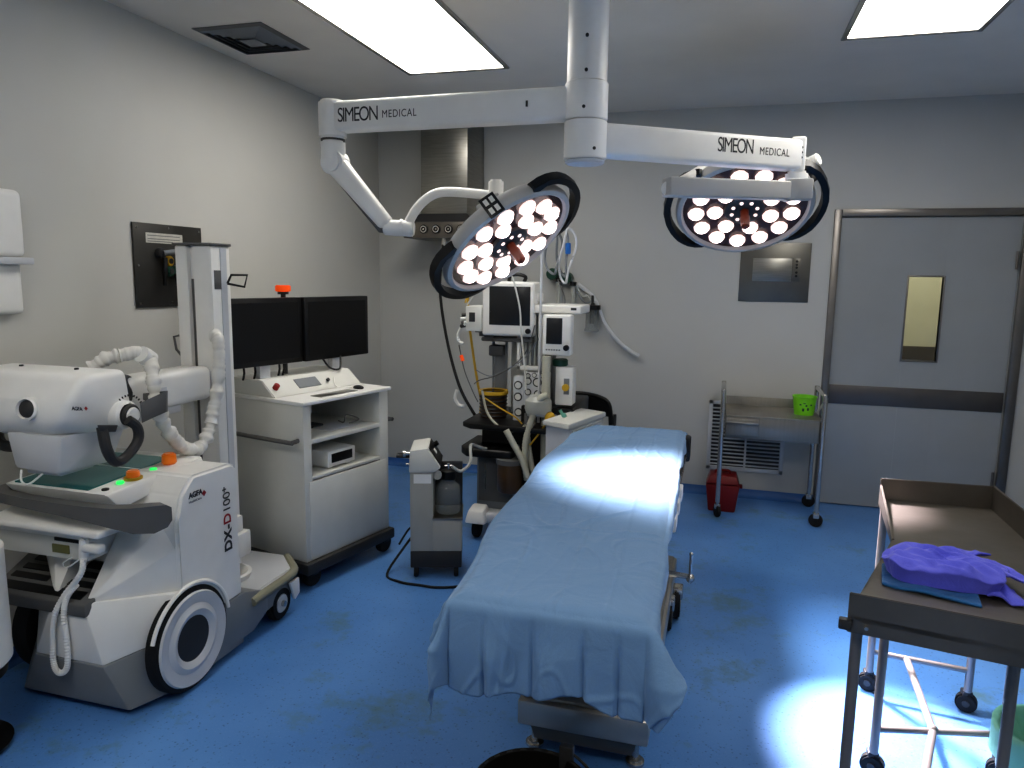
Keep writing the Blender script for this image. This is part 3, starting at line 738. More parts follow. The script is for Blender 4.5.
# front platform
pl_ = [(-.335, -3.14), (.335, -3.14), (.335, -2.74), (.20, -2.60), (-.20, -2.60), (-.335, -2.74)]
MB().prism([V((XM+x, y, .09)) for x, y in pl_], V((0, 0, .11)), .01, 2).hull([(XM+s_*a_, y_, z_) for s_ in (1, -1) for (a_, y_, z_) in ((.338, -3.30, .05), (.338, -3.06, .05), (.338, -3.30, .26), (.338, -3.12, .26), (.338, -2.95, .10), (.338, -2.95, .2))], .006).build('front_platform', skirt, t)
MB().prism([V((XM+x*.985, y, .20)) for x, y in pl_], V((0, 0, .02)), .006, 2).build('platform_deck', offw, t)
MB().tube([(.872, -3.07, .19), (.878, -2.98, .20), (.878, -2.76, .205), (.80, -2.655, .205), (.735, -2.59, .205)], .021, n=10, smooth=3).build('bumper_strip', beige, t)
MB().lathe([(.105, 0), (.115, .03), (.10, .034), (.07, .02), (.05, .0)], 32, M.Translation((.63, -2.93, .215))).build('column_ring', white, t)
for s in (1, -1):
    x = XM+s*.315; o = MB().cyl((x-.022, -2.84, .083), (x+.022, -2.84, .083), .082, n=32, bev=.01).build('caster', rubber, t)
    MB().cyl((x-.026, -2.84, .083), (x+.026, -2.84, .083), .045, n=24, bev=.004).build('hub', offw, o)
    MB().cyl((x+s*.02, -2.84, .083), (x+s*.04, -2.84, .083), .014, n=14).build('axle', chrome, o)
    MB().hull([(x+s*.03, -2.80, .17), (x+s*.045, -2.80, .17), (x+s*.03, -2.72, .17), (x+s*.045, -2.72, .17), (x+s*.03, -2.76, .07), (x+s*.045, -2.76, .07), (x+s*.03, -2.72, .09), (x+s*.045, -2.72, .09)], .004).build('caster_guard', white, o)
# column
cl = MB().box((.405, -2.90, .21), (.47, -2.77, 1.77), .006).box((.50, -2.90, .21), (.60, -2.77, 1.77), .006).box((.47, -2.875, .21), (.50, -2.77, 1.77), 0).build('column', white, t)
MB().box((.398, -2.91, 1.77), (.607, -2.765, 1.782), .002).build('column_cap', gmid, cl)
MB().box((.473, -2.88, .3), (.497, -2.874, 1.62), 0).build('track', gmid, cl)
MB().box((.598, -2.84, .22), (.604, -2.80, 1.76), 0).build('edge_seam', offw, cl)
MB().box((.597, -2.885, 1.575), (.603, -2.815, 1.66), .001).build('hook_plate', gmid, cl)
MB().tube([(.605, -2.80, 1.60), (.66, -2.75, 1.585), (.67, -2.74, 1.64), (.62, -2.79, 1.64), (.605, -2.80, 1.60)], .006, smooth=0).build('cable_hook', black, cl)
MB().tube([(.40, -2.87, 1.36), (.36, -2.88, 1.35), (.37, -2.88, 1.29), (.40, -2.87, 1.25)], .006, smooth=0).build('cable_hook', gmid, cl)
MB().box((.60, -2.92, .30), (.68, -2.80, .42), .008).box((.62, -2.9, .42), (.66, -2.83, .50), .006).build('cable_socket', white, t)
# horizontal boom
MB().box((.42, -3.38, 1.075), (.585, -2.905, 1.225), .03, 4).build('boom_arm', white, t)
MB().box((.44, -3.35, 1.045), (.57, -3.10, 1.078), .006).build('boom_foot', offw, t)
MB().box((.585, -3.235, 1.10), (.588, -3.20, 1.17), .001).build('boom_badge', offw, t)
# tube head
HS = V((-.045, -.115, .005))
P = []
for (y, z, xa, xb) in ((-3.60, 1.085, .20, .615), (-3.60, 1.16, .08, .655), (-3.53, 1.27, .10, .665), (-3.34, 1.275, .12, .68), (-3.33, 1.10, .12, .695), (-3.40, 1.04, .2, .66), (-3.54, 1.025, .27, .50)):
    P += [V((xa, y, z))+HS, V((xb, y, z))+HS]
hd = MB().hull(P, .028, 4).build('tube_head', white, t, ang=60)
bc = PY(27, 409, -3.722)
mtb = M.Translation(bc) @ (V((.15, -1, .15)).to_track_quat('Z', 'Y').to_matrix().to_4x4())
MB().lathe([(.042, -.03), (.042, .006), (.036, .010), (.032, .0)], 32, mtb).build('window_ring', white, hd)
MB().lathe([(.033, .0), (.022, .010), (0, .014)], 32, mtb).build('round_window', gdark, hd)
text('AGFA', .018, inkd, hd, 'lettering', PY(72, 410, -3.7165), (1, 0, 0), (0, 0, 1), bold=.0006)
MB().box((-.005, -.001, -.005), (.005, .001, .005), 0, mtx=M.Translation(PY(86, 408.5, -3.7165)) @ M.Rotation(R(45), 4, 'Y')).build('logo_mark', inkr, hd)
for x in (.25, .52):
    MB().cyl(V((x, -3.42, 1.270))+HS, V((x, -3.42, 1.279))+HS, .008, n=10).build('screw', inkd, hd)
# collimator
MB().hull([(.34, -3.58, 1.05), (.60, -3.58, 1.05), (.32, -3.32, 1.05), (.64, -3.32, 1.05), (.37, -3.58, .915), (.575, -3.58, .905), (.36, -3.36, .915), (.60, -3.36, .905)], .01).tf(M.Translation(HS)).build('collimator', offw, t)
MB().box((.39, -3.55, .89), (.55, -3.40, .912), .004).tf(M.Translation(HS)).build('collimator_window', offw, t)
MB().tube([(.40, -3.58, .91), (.42, -3.60, .875), (.46, -3.605, .868), (.50, -3.58, .905)], .004, smooth=4).tf(M.Translation(HS)).build('wire_loop', white, t)
b = MB().tube([(.17, -3.44, 1.09), (.11, -3.44, 1.08), (.10, -3.44, 1.0), (.15, -3.46, .96), (.24, -3.46, .96)], .022, n=10, smooth=4).tf(M.Translation(HS+V((.02, 0, 0)))).build('side_grip', gdark, t)
# dial and bracket on right end
RD = PX(129, 415, .672)
dl_ = MB().lathe([(.055, -.06), (.055, -.01), (.045, 0)], 36, M.Translation(RD) @ M.Rotation(R(90), 4, 'Y')).build('rotation_collar', white, t)
MB().lathe([(.040, -.01), (.042, .012), (.038, .018), (.031, .018)], 32, M.Translation(RD) @ M.Rotation(R(90), 4, 'Y')).build('dial_ring', gdark, dl_)
MB().lathe([(.032, .016), (.028, .026), (0, .026)], 32, M.Translation(RD) @ M.Rotation(R(90), 4, 'Y')).build('dial_cap', white, dl_)
b = MB()
for k in range(11):
    a = R(60+k*11); c = RD+V((-.0005, -cos(a)*.075+.0, sin(a)*.075)); b.box((-.003, -.001, -.004), (.003, .001, .004), 0, mtx=M.Translation(c-V((.001, 0, 0))) @ M.Rotation(-(a-R(90)), 4, 'X'))
b.build('scale_marks', inkd, dl_)
MB().hull([PX(140, 403, .70), PX(166, 391, .70), PX(166, 412, .70), PX(142, 423, .70), PX(140, 403, .69), PX(166, 391, .685), PX(166, 412, .685), PX(142, 423, .69)], .002).hull([PX(166, 391, .70), PX(166, 412, .70), PX(166, 391, .685)+V((0, .01, 0)), PX(166, 412, .685)+V((0, .01, 0)), PX(138, 394, .56), PX(138, 397, .56)]).build('angle_bracket', gmid, t)
gp = [PX(102, 427, .70), PX(107, 450, .72), PX(116, 462, .72), PX(128, 455, .72), PX(138, 440, .72), PX(137, 427, .72), PX(128, 420, .71)]
MB().tube(gp, .019, n=10, smooth=4).build('hand_grip', gdark, t)
MB().hull([PX(97, 425, .66), PX(118, 425, .66), PX(100, 432, .66), PX(116, 432, .66), PX(97, 425, .72), PX(118, 425, .72), PX(100, 432, .72), PX(116, 432, .72)], .004).build('grip_mount', gdark, t)
MB().cyl((.50, -3.45, 1.17), (.50, -3.33, 1.16), .075, n=30, bev=.008).build('swivel', gdark, t)
# cloth covered cable
cp = [PX(92, 368, .44), PX(105, 359, .48), PX(122, 355, .52), PX(138, 353, .56), PX(150, 360, .60), PX(153, 378, .64), PX(156, 398, .65), PX(163, 422, .65), PX(175, 440, .64), PX(188, 449, .64), PX(200, 447, .645), PX(208, 433, .645), PX(213, 413, .645), PX(217, 390, .645), PX(219, 362, .645), PX(218, 340, .635), PX(215, 336, .61)]
MB().tube(cp, .03, n=14, smooth=14, rf=lambda f, i: .0265+.012*noise.noise(V((i*.23, 0, 0)))+.008*noise.noise(V((i*.71, 5, 0)))).build('covered_cable', creamg, t, ang=80)
MB().lathe([(.0, .03), (.034, .03), (.036, 0), (.034, -.03), (0, -.03)], 20, M.Translation(PX(146, 357, .585)) @ M.Rotation(R(60), 4, 'X')).build('cable_collar', white, t)
# logos on the side panel
o = text('AGFA', .030, inkd, t, 'lettering', PX(189, 499, .8665), (0, 1, 0), (0, 0, 1), 1.0, .0012)
text('HealthCare', .014, inkg, t, 'lettering', PX(189, 504, .8665), (0, 1, 0), (0, 0, 1), 1.1)
c = PX(204, 493, .8668)
MB().box((-.0005, -.009, -.009), (.0008, .009, .009), 0, mtx=M.Translation(c) @ M.Rotation(R(45), 4, 'X')).build('logo_mark', inkr, t)
b0 = PX(232, 549, .8668)
s_ = .063
text('DX-', s_, inkd, t, 'lettering', V((.8668, b0.y, b0.z)), (0, 0, 1), (0, -1, 0), 1.05, .0022)
text('D', s_, inkr, t, 'lettering', V((.8668, b0.y, b0.z+.118)), (0, 0, 1), (0, -1, 0), 1.0, .0012)
text('100', s_, inkd, t, 'lettering', V((.8668, b0.y, b0.z+.168)), (0, 0, 1), (0, -1, 0), .95, 0)
text('+', s_*.7, inkd, t, 'lettering', V((.8668, b0.y-.018, b0.z+.258)), (0, 0, 1), (0, -1, 0), 1.0, .001)

# ================================================================= WORKSTATION CABINET
ang = R(75.53)
t = thing('workstation_cabinet', 'white wheeled computer cabinet with open shelves beside the x-ray machine', 'cabinet', (.803, -2.513, 0), ang-pi/2)
# local: +y... front face plane y' along; use local axes: s along front (local Y), depth toward -X local
def lb(s0, s1, d0, d1, z0, z1, bev=.003): return (-d1, s0, z0), (-d0, s1, z1), bev
def LB(b, s0, s1, d0, d1, z0, z1, bev=.003): return b.box((-d1, s0, z0), (-d0, s1, z1), bev)
CW, CD = .66, .56
b = MB(); LB(b, 0, .055, 0, CD, .15, .985); LB(b, CW-.075, CW, 0, CD, .15, .985); LB(b, .05, CW-.07, CD-.02, CD, .15, .985); LB(b, .05, CW-.07, 0, CD, .585, .602); LB(b, .05, CW-.07, 0, CD, .776, .80); LB(b, .05, CW-.07, 0, CD, .15, .17)
b.build('carcass', white2, t, local=True)
LB(MB(), .03, CW-.02, -.004, .014, .155, .578, .004).build('door', white2, t, local=True)
LB(MB(), -.012, CW+.012, -.018, CD, .985, 1.005, .005).build('worktop', white, t, local=True)
MB().prism([V((-.20, -.0, 1.005)), V((-.30, 0, 1.09)), V((-CD, 0, 1.09)), V((-CD, 0, 1.005))], V((0, CW, 0)), .005).build('raised_console', white2, t, local=True)
def slope(s0, s1, f0, f1, off):  # quad on console slope
    P = []
    for s in (s0, s1):
        for f in (f0, f1):
            p = V((-.20-.10*f, s, 1.005+.085*f)); P.append(p+V((.65, 0, .76))*off*1); P.append(p-V((.65, 0, .76))*.002)
    return P
MB().hull(slope(.20, .36, .3, .8, .004)).build('keypad_panel', skirt, t, local=True)
o = MB().cyl((-.250, .045, 1.045), (-.228, .045, 1.07), .016, n=20, bev=.004).build('stop_button', redm, t, local=True)
MB().cyl((-.24, .42, 1.05), (-.232, .42, 1.057), .010, n=14).build('key_switch', gdark, t, local=True)
MB().box((-.11, .16, 1.004), (-.03, .44, 1.008), .001).build('keyboard_inset', steel, t, local=True)
MB().sph((-.08, .50, 1.012), .028, (1.3, .8, .5)).build('mouse', black, t, local=True)
MB().tube([(-.10, .50, 1.012), (-.17, .46, 1.01), (-.2, .44, 1.02), (-.24, .47, 1.06)], .003, smooth=4).build('mouse_cable', white, t, local=True)
# side rail handles
for s, sg in ((-.0, -1), (CW, 1)):
    MB().tube([(-.04, s, .80), (-.03, s+sg*.05, .80), (-.06, s+sg*.06, .80), (-.50, s+sg*.06, .80), (-.53, s+sg*.05, .80), (-.53, s, .80)], .012, n=8, smooth=2).build('side_handle', gmid, t, local=True)
MB().box((-CD-.01, -.02, .085), (.03, CW+.02, .15), .012).build('base_frame', gdark, t, local=True)
for (x, y) in ((-.03, .06), (-.03, CW-.02), (-.5, .06), (-.5, CW-.02)):
    o = MB().cyl((x-.02, y, .055), (x+.02, y, .055), .055, n=24, bev=.006).build('caster', rubber, t, local=True)
    MB().box((x-.03, y-.03, .06), (x+.03, y+.03, .115), .008).build('fork', black, o, local=True)
    o.parent = t
# device on lower shelf, keyboard on upper shelf
q = thing('control_box', 'small white box with a black display on the lower cabinet shelf', 'device', (0.803, -2.513, 0), ang-pi/2)
MB().box((-.33, .20, .615), (-.03, .41, .70), .004).box((-.33, .22, .602), (-.05, .25, .616), 0).box((-.33, .36, .602), (-.05, .39, .616), 0).build('case', white, q, local=True)
MB().box((-.032, .225, .635), (-.028, .385, .685), .001).build('display', black, q, local=True)
q = thing('keyboard', 'flat dark keyboard lying on the upper shelf of the white cabinet', 'keyboard', (0.803, -2.513, 0), ang-pi/2)
MB().box((-.36, .08, .801), (-.2, .34, .816), .004).build('case', gdark, q, local=True)
q2 = tag(MB().box((-.22, .26, .801), (-.06, .47, .806), .001).tf(M.Translation((.803, -2.513, 0)) @ M.Rotation(ang-pi/2, 4, 'Z')).build('document', offw), 'loose papers lying on the upper shelf of the white cabinet', 'papers')
tag(MB().tube([(-.10, .44, .812), (-.08, .50, .83), (-.16, .48, .85), (-.12, .42, .82), (-.2, .46, .812)], .004, smooth=4).tf(M.Translation((.803, -2.513, 0)) @ M.Rotation(ang-pi/2, 4, 'Z')).build('cable', inkg), 'short tangled cable on the upper shelf of the white cabinet', 'cable')

# monitors (standing on the cabinet)
def monitor(s0, s1, zt0, zb0, label, yaw, depth, cable):
    W_ = s1-s0
    q = thing('monitor', label, 'monitor', (0.803, -2.513, 0), ang-pi/2, group=None)
    c = V((-depth, (s0+s1)/2, 0)); rot = M.Translation(c) @ M.Rotation(R(yaw), 4, 'Z')
    MB().box((-.05, -W_/2, 1.16), (0, W_/2, 1.52), .006).tf(rot).build('housing', black, q, local=True)
    MB().box((-.0005, -W_/2+.028, 1.188), (.0015, W_/2-.028, 1.495), 0).tf(rot).build('screen', screenm, q, local=True)
    MB().box((-.06, -.035, 1.09), (-.02, .035, 1.20), .004).tf(rot).build('stand', offw, q, local=True)
    for k in cable:
        MB().tube([(-.03, k, 1.17), (-.03, k+.004, 1.13), (-.05, k+.01, 1.092)], .006, smooth=2).tf(rot).build('cable', black, q, local=True)
    return q
monitor(-.175, .318, 0, 0, 'wide black monitor on the white cabinet, left of the pair', -2, .33, (-.13, -.06, .10, .13))
mr_ = monitor(.322, .865, 0, 0, 'wide black monitor on the white cabinet, right of the pair', 2, .315, ())
MB().tube([(-.33, .47, 1.17), (-.30, .50, 1.11), (-.28, .56, 1.10), (-.31, .60, 1.17)], .006, smooth=5).build('cable', black, mr_, local=True)
q = thing('warning_beacon', 'orange warning beacon standing behind the left monitor', 'beacon', (0.803, -2.513, 0), ang-pi/2)
MB().cyl((-.42, .275, 1.55), (-.42, .275, 1.585), .042, n=28, bev=.004).build('beacon_light', orangeb, q, local=True)
MB().cyl((-.42, .275, 1.09), (-.42, .275, 1.55), .014, n=14).cyl((-.42, .275, 1.535), (-.42, .275, 1.55), .03, n=20).build('pole', gdark, q, local=True)

# ================================================================= SUCTION UNIT
pumpm = mat('pump_grey', rgb(166, 165, 158), .45, var=.03)
t = thing('suction_unit', 'small grey wheeled suction pump with a glass jar, right of the white cabinet', 'suction pump', (1.355, -2.03, 0))
x0, x1, yf, yb = 1.215, 1.495, -2.16, -1.90
MB().box((x0, yf, .06), (x1, yb, .155), .006).build('plinth', gdark, t)
MB().box((x0+.122, yb-.03, .33), (x1, yb-.005, .60), .003).build('recess_back', gdark, t)
b = MB().box((x0, yf, .155), (x0+.125, yb, .60), .006).box((x0+.12, yf, .155), (x1, yb, .335), .005)
b.build('housing', pumpm, t)
MB().box((x0+.12, yf-.005, .333), (x1+.005, yb, .345), .002).build('jar_shelf', steel, t)
MB().hull([(x0-.005, yf-.005, .60), (x0+.13, yf-.005, .60), (x0-.005, yb, .60), (x0+.165, yf-.005, .625), (x0+.165, yb, .625), (x0+.095, yf-.005, .735), (x0+.095, yb, .735), (x0, yf-.005, .72), (x0, yb, .72)], .006).build('control_head', white2, t)
sl = [V((x0+.099, y, .732)) for y in (yf+.02, yb-.02)]+[V((x0+.163, y, .632)) for y in (yb-.02, yf+.02)]
n_ = V((.11, 0, .07)).normalized()
MB().hull([p+n_*.004 for p in sl]+[p for p in sl]).build('gauge_panel', black, t)
MB().hull([V((x0+.118, y, .70))+n_*k for y in (-2.06, -2.01) for k in (0, .007)]+[V((x0+.133, y, .677))+n_*k for y in (-2.06, -2.01) for k in (0, .007)]).build('gauge', white, t)
MB().cyl(V((x0+.115, -1.96, .705)), V((x0+.115, -1.96, .705))+n_*.03, .014, n=14).build('knob', black, t)
MB().box((x0+.02, yf-.0025, .54), (x0+.115, yf, .59), 0).build('rating_plate', white, t)
MB().cyl((x0-.03, yf+.1, .68), (x0+.02, yf+.1, .68), .010).cyl((x0-.045, yf+.1, .68), (x0-.03, yf+.1, .68), .018).cyl((x0-.03, yf+.1, .62), (x0+.02, yf+.1, .62), .008).build('inlet_valve', chrome, t)
MB().tube([(x0, yb-.1, .66), (x0-.08, yb-.1, .66), (x0-.08, yf+.12, .66), (x0, yf+.12, .66)], .010, smooth=0).build('rear_handle', gdark, t)
jx, jy = 1.418, -2.06
j = MB().lathe([(0, .35), (.062, .35), (.068, .36), (.068, .39), (.063, .40), (.068, .41), (.068, .485), (.06, .505), (.04, .52), (.038, .54)], 32, M.Translation((jx, jy, 0))).build('glass_jar', thinglass, t)
MB().lathe([(0, .54), (.043, .54), (.043, .585), (.03, .59), (0, .595)], 24, M.Translation((jx, jy, 0))).build('jar_lid', black, j)
MB().cyl((jx, jy-.0, .585), (jx, jy, .625), .008).cyl((jx-.02, jy, .61), (jx+.02, jy, .61), .006).build('jar_valve', chrome, j)
MB().cyl((jx-.065, jy-.05, .575), (jx-.055, jy-.068, .577), .026, n=24, bev=.003).build('vacuum_gauge', paper, j)
for (x, y) in ((x0+.03, yf+.03), (x1-.03, yf+.03), (x0+.03, yb-.03), (x1-.02, yb-.03)):
    MB().cyl((x-.012, y, .032), (x+.012, y, .032), .032, n=20, bev=.004).build('caster', rubber, t)
t.rotation_euler = (0, 0, R(19)); t.location = (1.345, -2.04, 0)
tag(MB().tube([(jx+.02, jy+.01, .61), (jx+.06, jy+.04, .58), (jx+.10, jy+.08, .62), (jx+.08, jy+.14, .68), (jx+.06, jy+.22, .69), (jx+.08, jy+.36, .64), (1.46, -1.52, .595)], .009, smooth=6).build('suction_tube', clearish), 'clear suction tube looping from the jar of the suction pump', 'tube')
tag(MB().tube([(x0-.008, yf+.15, .20), (x0-.06, yf+.1, .12), (x0-.10, yf-.05, .01), (x0+.0, yf-.12, .008), (x0+.12, yf-.13, .008), (x0+.3, yf-.10, .008), (1.9, -2.0, .008)], .007, smooth=6).build('power_cable', rubber), 'black power cable on the floor in front of the suction pump', 'cable')
tag(MB().tube([(1.09, -2.0, .10), (1.13, -1.95, .18), (1.17, -1.93, .20), (1.205, -1.93, .20)], .006, smooth=5).build('power_cable', rubber), 'black cable between the white cabinet and the suction pump', 'cable')

# ================================================================= ANAESTHESIA MACHINE
t = thing('anaesthesia_machine', 'anaesthesia machine with monitors, gauges and hoses behind the head of the table', 'anaesthesia machine', (1.65, -1.1, 0))
MB().box((1.34, -1.50, .10), (1.98, -.72, .17), .02, 3).build('base', offw, t)
MB().hull([(1.33, -1.56, .11), (1.47, -1.56, .11), (1.33, -1.42, .11), (1.47, -1.42, .11), (1.35, -1.53, .19), (1.45, -1.53, .19), (1.35, -1.43, .21), (1.45, -1.43, .21)], .012).build('wheel_cover', white, t)
for (x, y) in ((1.39, -1.47), (1.93, -1.47), (1.39, -.78), (1.93, -.78)):
    MB().cyl((x-.02, y, .06), (x+.02, y, .06), .06, n=24, bev=.006).build('caster', rubber, t)
MB().box((1.36, -1.40, .17), (1.62, -.75, .58), .01).build('lower_cabinet', skirt, t)
MB().box((1.375, -1.405, .22), (1.605, -1.398, .54), .003).build('cabinet_door', gmid, t)
MB().box((1.62, -1.30, .17), (1.96, -.75, .84), .01).build('dark_column', black, t)
MB().hull([(1.26, -1.42, .525), (1.32, -1.5, .525), (1.62, -1.5, .525), (1.62, -1.1, .525), (1.26, -1.1, .525), (1.26, -1.42, .58), (1.32, -1.5, .58), (1.62, -1.5, .58), (1.62, -1.1, .58), (1.26, -1.1, .58)], .012, 3).build('lower_tray', black, t)
MB().box((1.36, -1.30, .58), (1.66, -.78, .70), .006).build('neck', gdark, t)
MB().hull([(1.27, -1.42, .70), (1.34, -1.48, .70), (1.95, -1.48, .70), (1.98, -.8, .70), (1.27, -.8, .70), (1.27, -1.42, .735), (1.34, -1.48, .735), (1.95, -1.48, .735), (1.98, -.8, .735), (1.27, -.8, .735)], .008, 2).build('worktop', black, t)
# absorber basket
MB().lathe([(.085, .735), (.088, .88), (.083, .885), (0, .885)], 28, M.Translation((1.405, -1.2, 0))).build('bellows', amber, t)
b = MB()
for k in range(6): b.lathe([(.090, .745+k*.024), (.094, .750+k*.024), (.090, .755+k*.024)], 28, M.Translation((1.405, -1.2, 0)))
b.build('bellows_ribs', gdark, t)
MB().lathe([(.075, .892), (.098, .888), (.1, .90), (.096, .912), (.075, .908)], 32, M.Translation((1.405, -1.2, 0))).build('bellows_ring', yellow, t)
# twin poles + monitor
MB().cyl((1.37, -1.1, .88), (1.37, -1.1, 1.24), .009).cyl((1.46, -1.1, .88), (1.46, -1.1, 1.24), .009).box((1.38, -1.10, .74), (1.45, -1.09, 1.2), .004).build('monitor_pole', skirt, t)
MB().box((1.35, -1.15, 1.13), (1.45, -1.05, 1.20), .01).build('pole_clamp', gmid, t)
MB().box((1.47, -1.02, .735), (1.72, -.9, 1.28), .006).build('back_panel', white2, t)
MB().box((1.33, -1.25, 1.235), (1.68, -1.0, 1.262), .01).build('monitor_platform', gmid, t)
# gauges block
g = MB().box((1.56, -1.28, .72), (1.63, -1.20, 1.02), .006).box((1.63, -1.28, .76), (1.79, -1.20, 1.05), .006).build('gauge_block', offw, t)
for (x, z, r) in ((1.595, .965, .028), (1.595, .89, .028), (1.60, .79, .028), (1.66, .995, .024), (1.72, .99, .03), (1.66, .925, .022), (1.725, .915, .026), (1.66, 1.03, .016), (1.70, 1.035, .016), (1.745, 1.035, .016), (1.67, .85, .024), (1.73, .84, .024)):
    o = MB().cyl((x, -1.285, z), (x, -1.276, z), r, n=24, bev=.003).build('gauge', gdark, g)
    MB().cyl((x, -1.2875, z), (x, -1.2845, z), r*.70, n=20).box((x-.002, -1.2885, z-.002), (x+.002, -1.2875, z+r*.6), 0).build('dial', white2, o)
# white frame with flowmeter tubes
MB().box((1.57, -1.24, 1.06), (1.595, -1.20, 1.42), .003).box((1.71, -1.24, 1.06), (1.735, -1.20, 1.42), .003).box((1.57, -1.24, 1.06), (1.735, -1.20, 1.085), .003).build('flowmeter_frame', white, t)
for x in (1.62, 1.652, 1.685): MB().cyl((x, -1.21, 1.085), (x, -1.21, 1.40), .009, n=12).build('flow_tube', clearish, t)
MB().box((1.595, -1.2, 1.08), (1.71, -1.18, 1.41), .002).build('flowmeter_back', skirt, t)
# shelf
MB().box((1.66, -1.26, 1.425), (1.985, -.95, 1.48), .010, 3).build('upper_shelf', white, t)
MB().box((1.92, -1.263, 1.450), (1.955, -1.259, 1.465), .001).build('badge', gdark, t)
MB().box((1.745, -1.2, .74), (1.80, -1.1, 1.42), .006).build('support_post', gmid, t)
# ventilator screen
v_ = MB().box((1.765, -1.36, 1.175), (1.945, -1.27, 1.425), .012, 3).build('ventilator_screen', white, t)
MB().box((1.79, -1.3625, 1.245), (1.89, -1.359, 1.405), .002).build('screen', screeng, v_)
MB().cyl((1.92, -1.385, 1.225), (1.92, -1.36, 1.225), .018, n=20, bev=.003).build('knob', black, v_)
b = MB()
for k in range(6): b.box((1.79+k*.016, -1.363, 1.205), (1.80+k*.016, -1.36, 1.213), 0)
b.build('keys', gmid, v_)
# vaporizer
vz = MB().box((1.845, -1.32, .86), (1.955, -1.2, 1.10), .008).build('vaporizer', white, t)
MB().cyl((1.86, -1.26, 1.10), (1.86, -1.26, 1.145), .05, n=28, bev=.006).build('vaporizer_dial', greenp, vz)
MB().box((1.90, -1.325, .93), (1.935, -1.319, 1.03), .002).build('sight_glass', skirt, vz)
MB().cyl((1.915, -1.345, .975), (1.915, -1.32, .975), .022, n=18).build('filler_knob', yellow, vz)
# post with circuit
MB().cyl((1.80, -1.38, .45), (1.80, -1.38, 1.17), .026, n=20).build('circuit_post', hosew, t)
MB().lathe([(0, .82), (.075, .82), (.085, .85), (.08, .90), (.05, .93), (0, .935)], 28, M.Translation((1.765, -1.42, 0))).build('valve_head', clearish, t)
MB().box((1.70, -1.46, .80), (1.84, -1.36, .835), .01).build('valve_mount', offw, t)
for (x, m) in ((1.70, gmid), (1.735, chrome), (1.845, yellow), (1.87, chrome)):
    MB().cyl((x, -1.44, .74), (x, -1.44, .82), .018, n=16, bev=.004).build('connector', m, t)
MB().sph((1.85, -1.46, .80), .035, (1, .8, 1.1)).build('pressure_knob', yellow, t)
# soda lime canister
MB().lathe([(0, .32), (.075, .32), (.08, .33), (.08, .50), (.075, .51), (0, .515)], 28, M.Translation((1.60, -1.46, 0))).build('absorber_canister', amber, t)
MB().lathe([(.07, .50), (.088, .50), (.088, .53), (0, .535)], 28, M.Translation((1.60, -1.46, 0))).build('canister_lid', gmid, t)
MB().box((1.45, -1.52, .33), (1.46, -1.51, .5), 0).build('guard_bar', steel, t)
# patient monitor
q = thing('patient_monitor', 'boxy white patient monitor with a grey screen above the anaesthesia machine', 'monitor', (1.5, -1.15, 1.262))
MB().box((1.345, -1.28, 1.275), (1.69, -1.10, 1.62), .018, 3).hull([(1.36, -1.12, 1.28), (1.67, -1.12, 1.28), (1.36, -1.12, 1.61), (1.67, -1.12, 1.61), (1.42, -.95, 1.30), (1.6, -.95, 1.30), (1.42, -.95, 1.55), (1.6, -.95, 1.55)], .01).build('housing', white, q)
MB().box((1.395, -1.2825, 1.345), (1.665, -1.279, 1.59), .002).build('screen', screeng, q)
MB().cyl((1.655, -1.30, 1.312), (1.655, -1.279, 1.312), .017, n=18, bev=.003).build('knob', black, q)
MB().box((1.36, -1.27, 1.262), (1.42, -1.1, 1.276), 0).box((1.6, -1.27, 1.262), (1.66, -1.1, 1.276), 0).build('feet', gdark, q)
MB().tube([(1.50, -1.2, 1.62), (1.51, -1.2, 1.655), (1.56, -1.2, 1.665), (1.61, -1.2, 1.65), (1.60, -1.2, 1.62)], .012, smooth=4).build('carry_handle', black, q)
# module rack at left of the monitor
q = thing('sensor_module', 'small white sensor module with plugged cables left of the patient monitor', 'medical module', (1.28, -1.18, 1.3))
MB().box((1.235, -1.28, 1.30), (1.345, -1.05, 1.46), .008).build('housing', white2, q)
MB().box((1.26, -1.283, 1.36), (1.30, -1.279, 1.42), .001).build('display', gdark, q)
MB().box((1.29, -1.25, 1.29), (1.345, -1.1, 1.30), 0).box((1.30, -1.2, 1.262), (1.345, -1.1, 1.30), .004).build('bracket', gmid, q)
for k, (a, c) in enumerate(((1.205, 1.40), (1.20, 1.375), (1.215, 1.35), (1.21, 1.33))):
    MB().cyl((a, -1.27-.01*k, c), (1.24, -1.25, c+.005), .012, n=12, bev=.002).build('plug', (gdark, white, gmid, gdark)[k], q)
def wire(pts, r, m, label, cat='cable', name='cable', n=6):
    return tag(MB().tube(pts, r, n=8, smooth=n).build(name, m), label, cat)
P_ = lambda pts, Y=-1.3: [PY(u, v, Y) for u, v in pts]
wire(P_([(466, 322), (459, 332), (458, 340), (463, 344)], -1.28), .012, white2, 'pale cable with a sensor plug hanging left of the patient monitor', n=5)
wire(P_([(459, 345), (461, 355), (465, 372), (473, 392), (478, 402)], -1.25), .004, gmid, 'thin grey cable hanging from the sensor module')
tag(MB().cyl(PY(461, 355, -1.25), PY(463, 361, -1.25), .012, n=12, bev=.003).build('sensor_clip', orangeb), 'small orange sensor clip dangling left of the anaesthesia machine', 'clip')
wire(P_([(468, 288), (468, 310), (470, 330), (474, 360), (478, 385), (481, 400), (480, 418)], -1.12), .009, yellow, 'yellow gas hose running down left of the patient monitor', 'hose', 'gas_hose')
wire(P_([(465, 303), (468, 295), (475, 289), (482, 286), (490, 284)], -1.3), .0045, yellow, 'thin yellow cable arching from the sensor module to the monitor top')
wire(P_([(467, 305), (473, 296), (478, 288)], -1.28), .005, white2, 'thin white cable behind the yellow one at the sensor module')
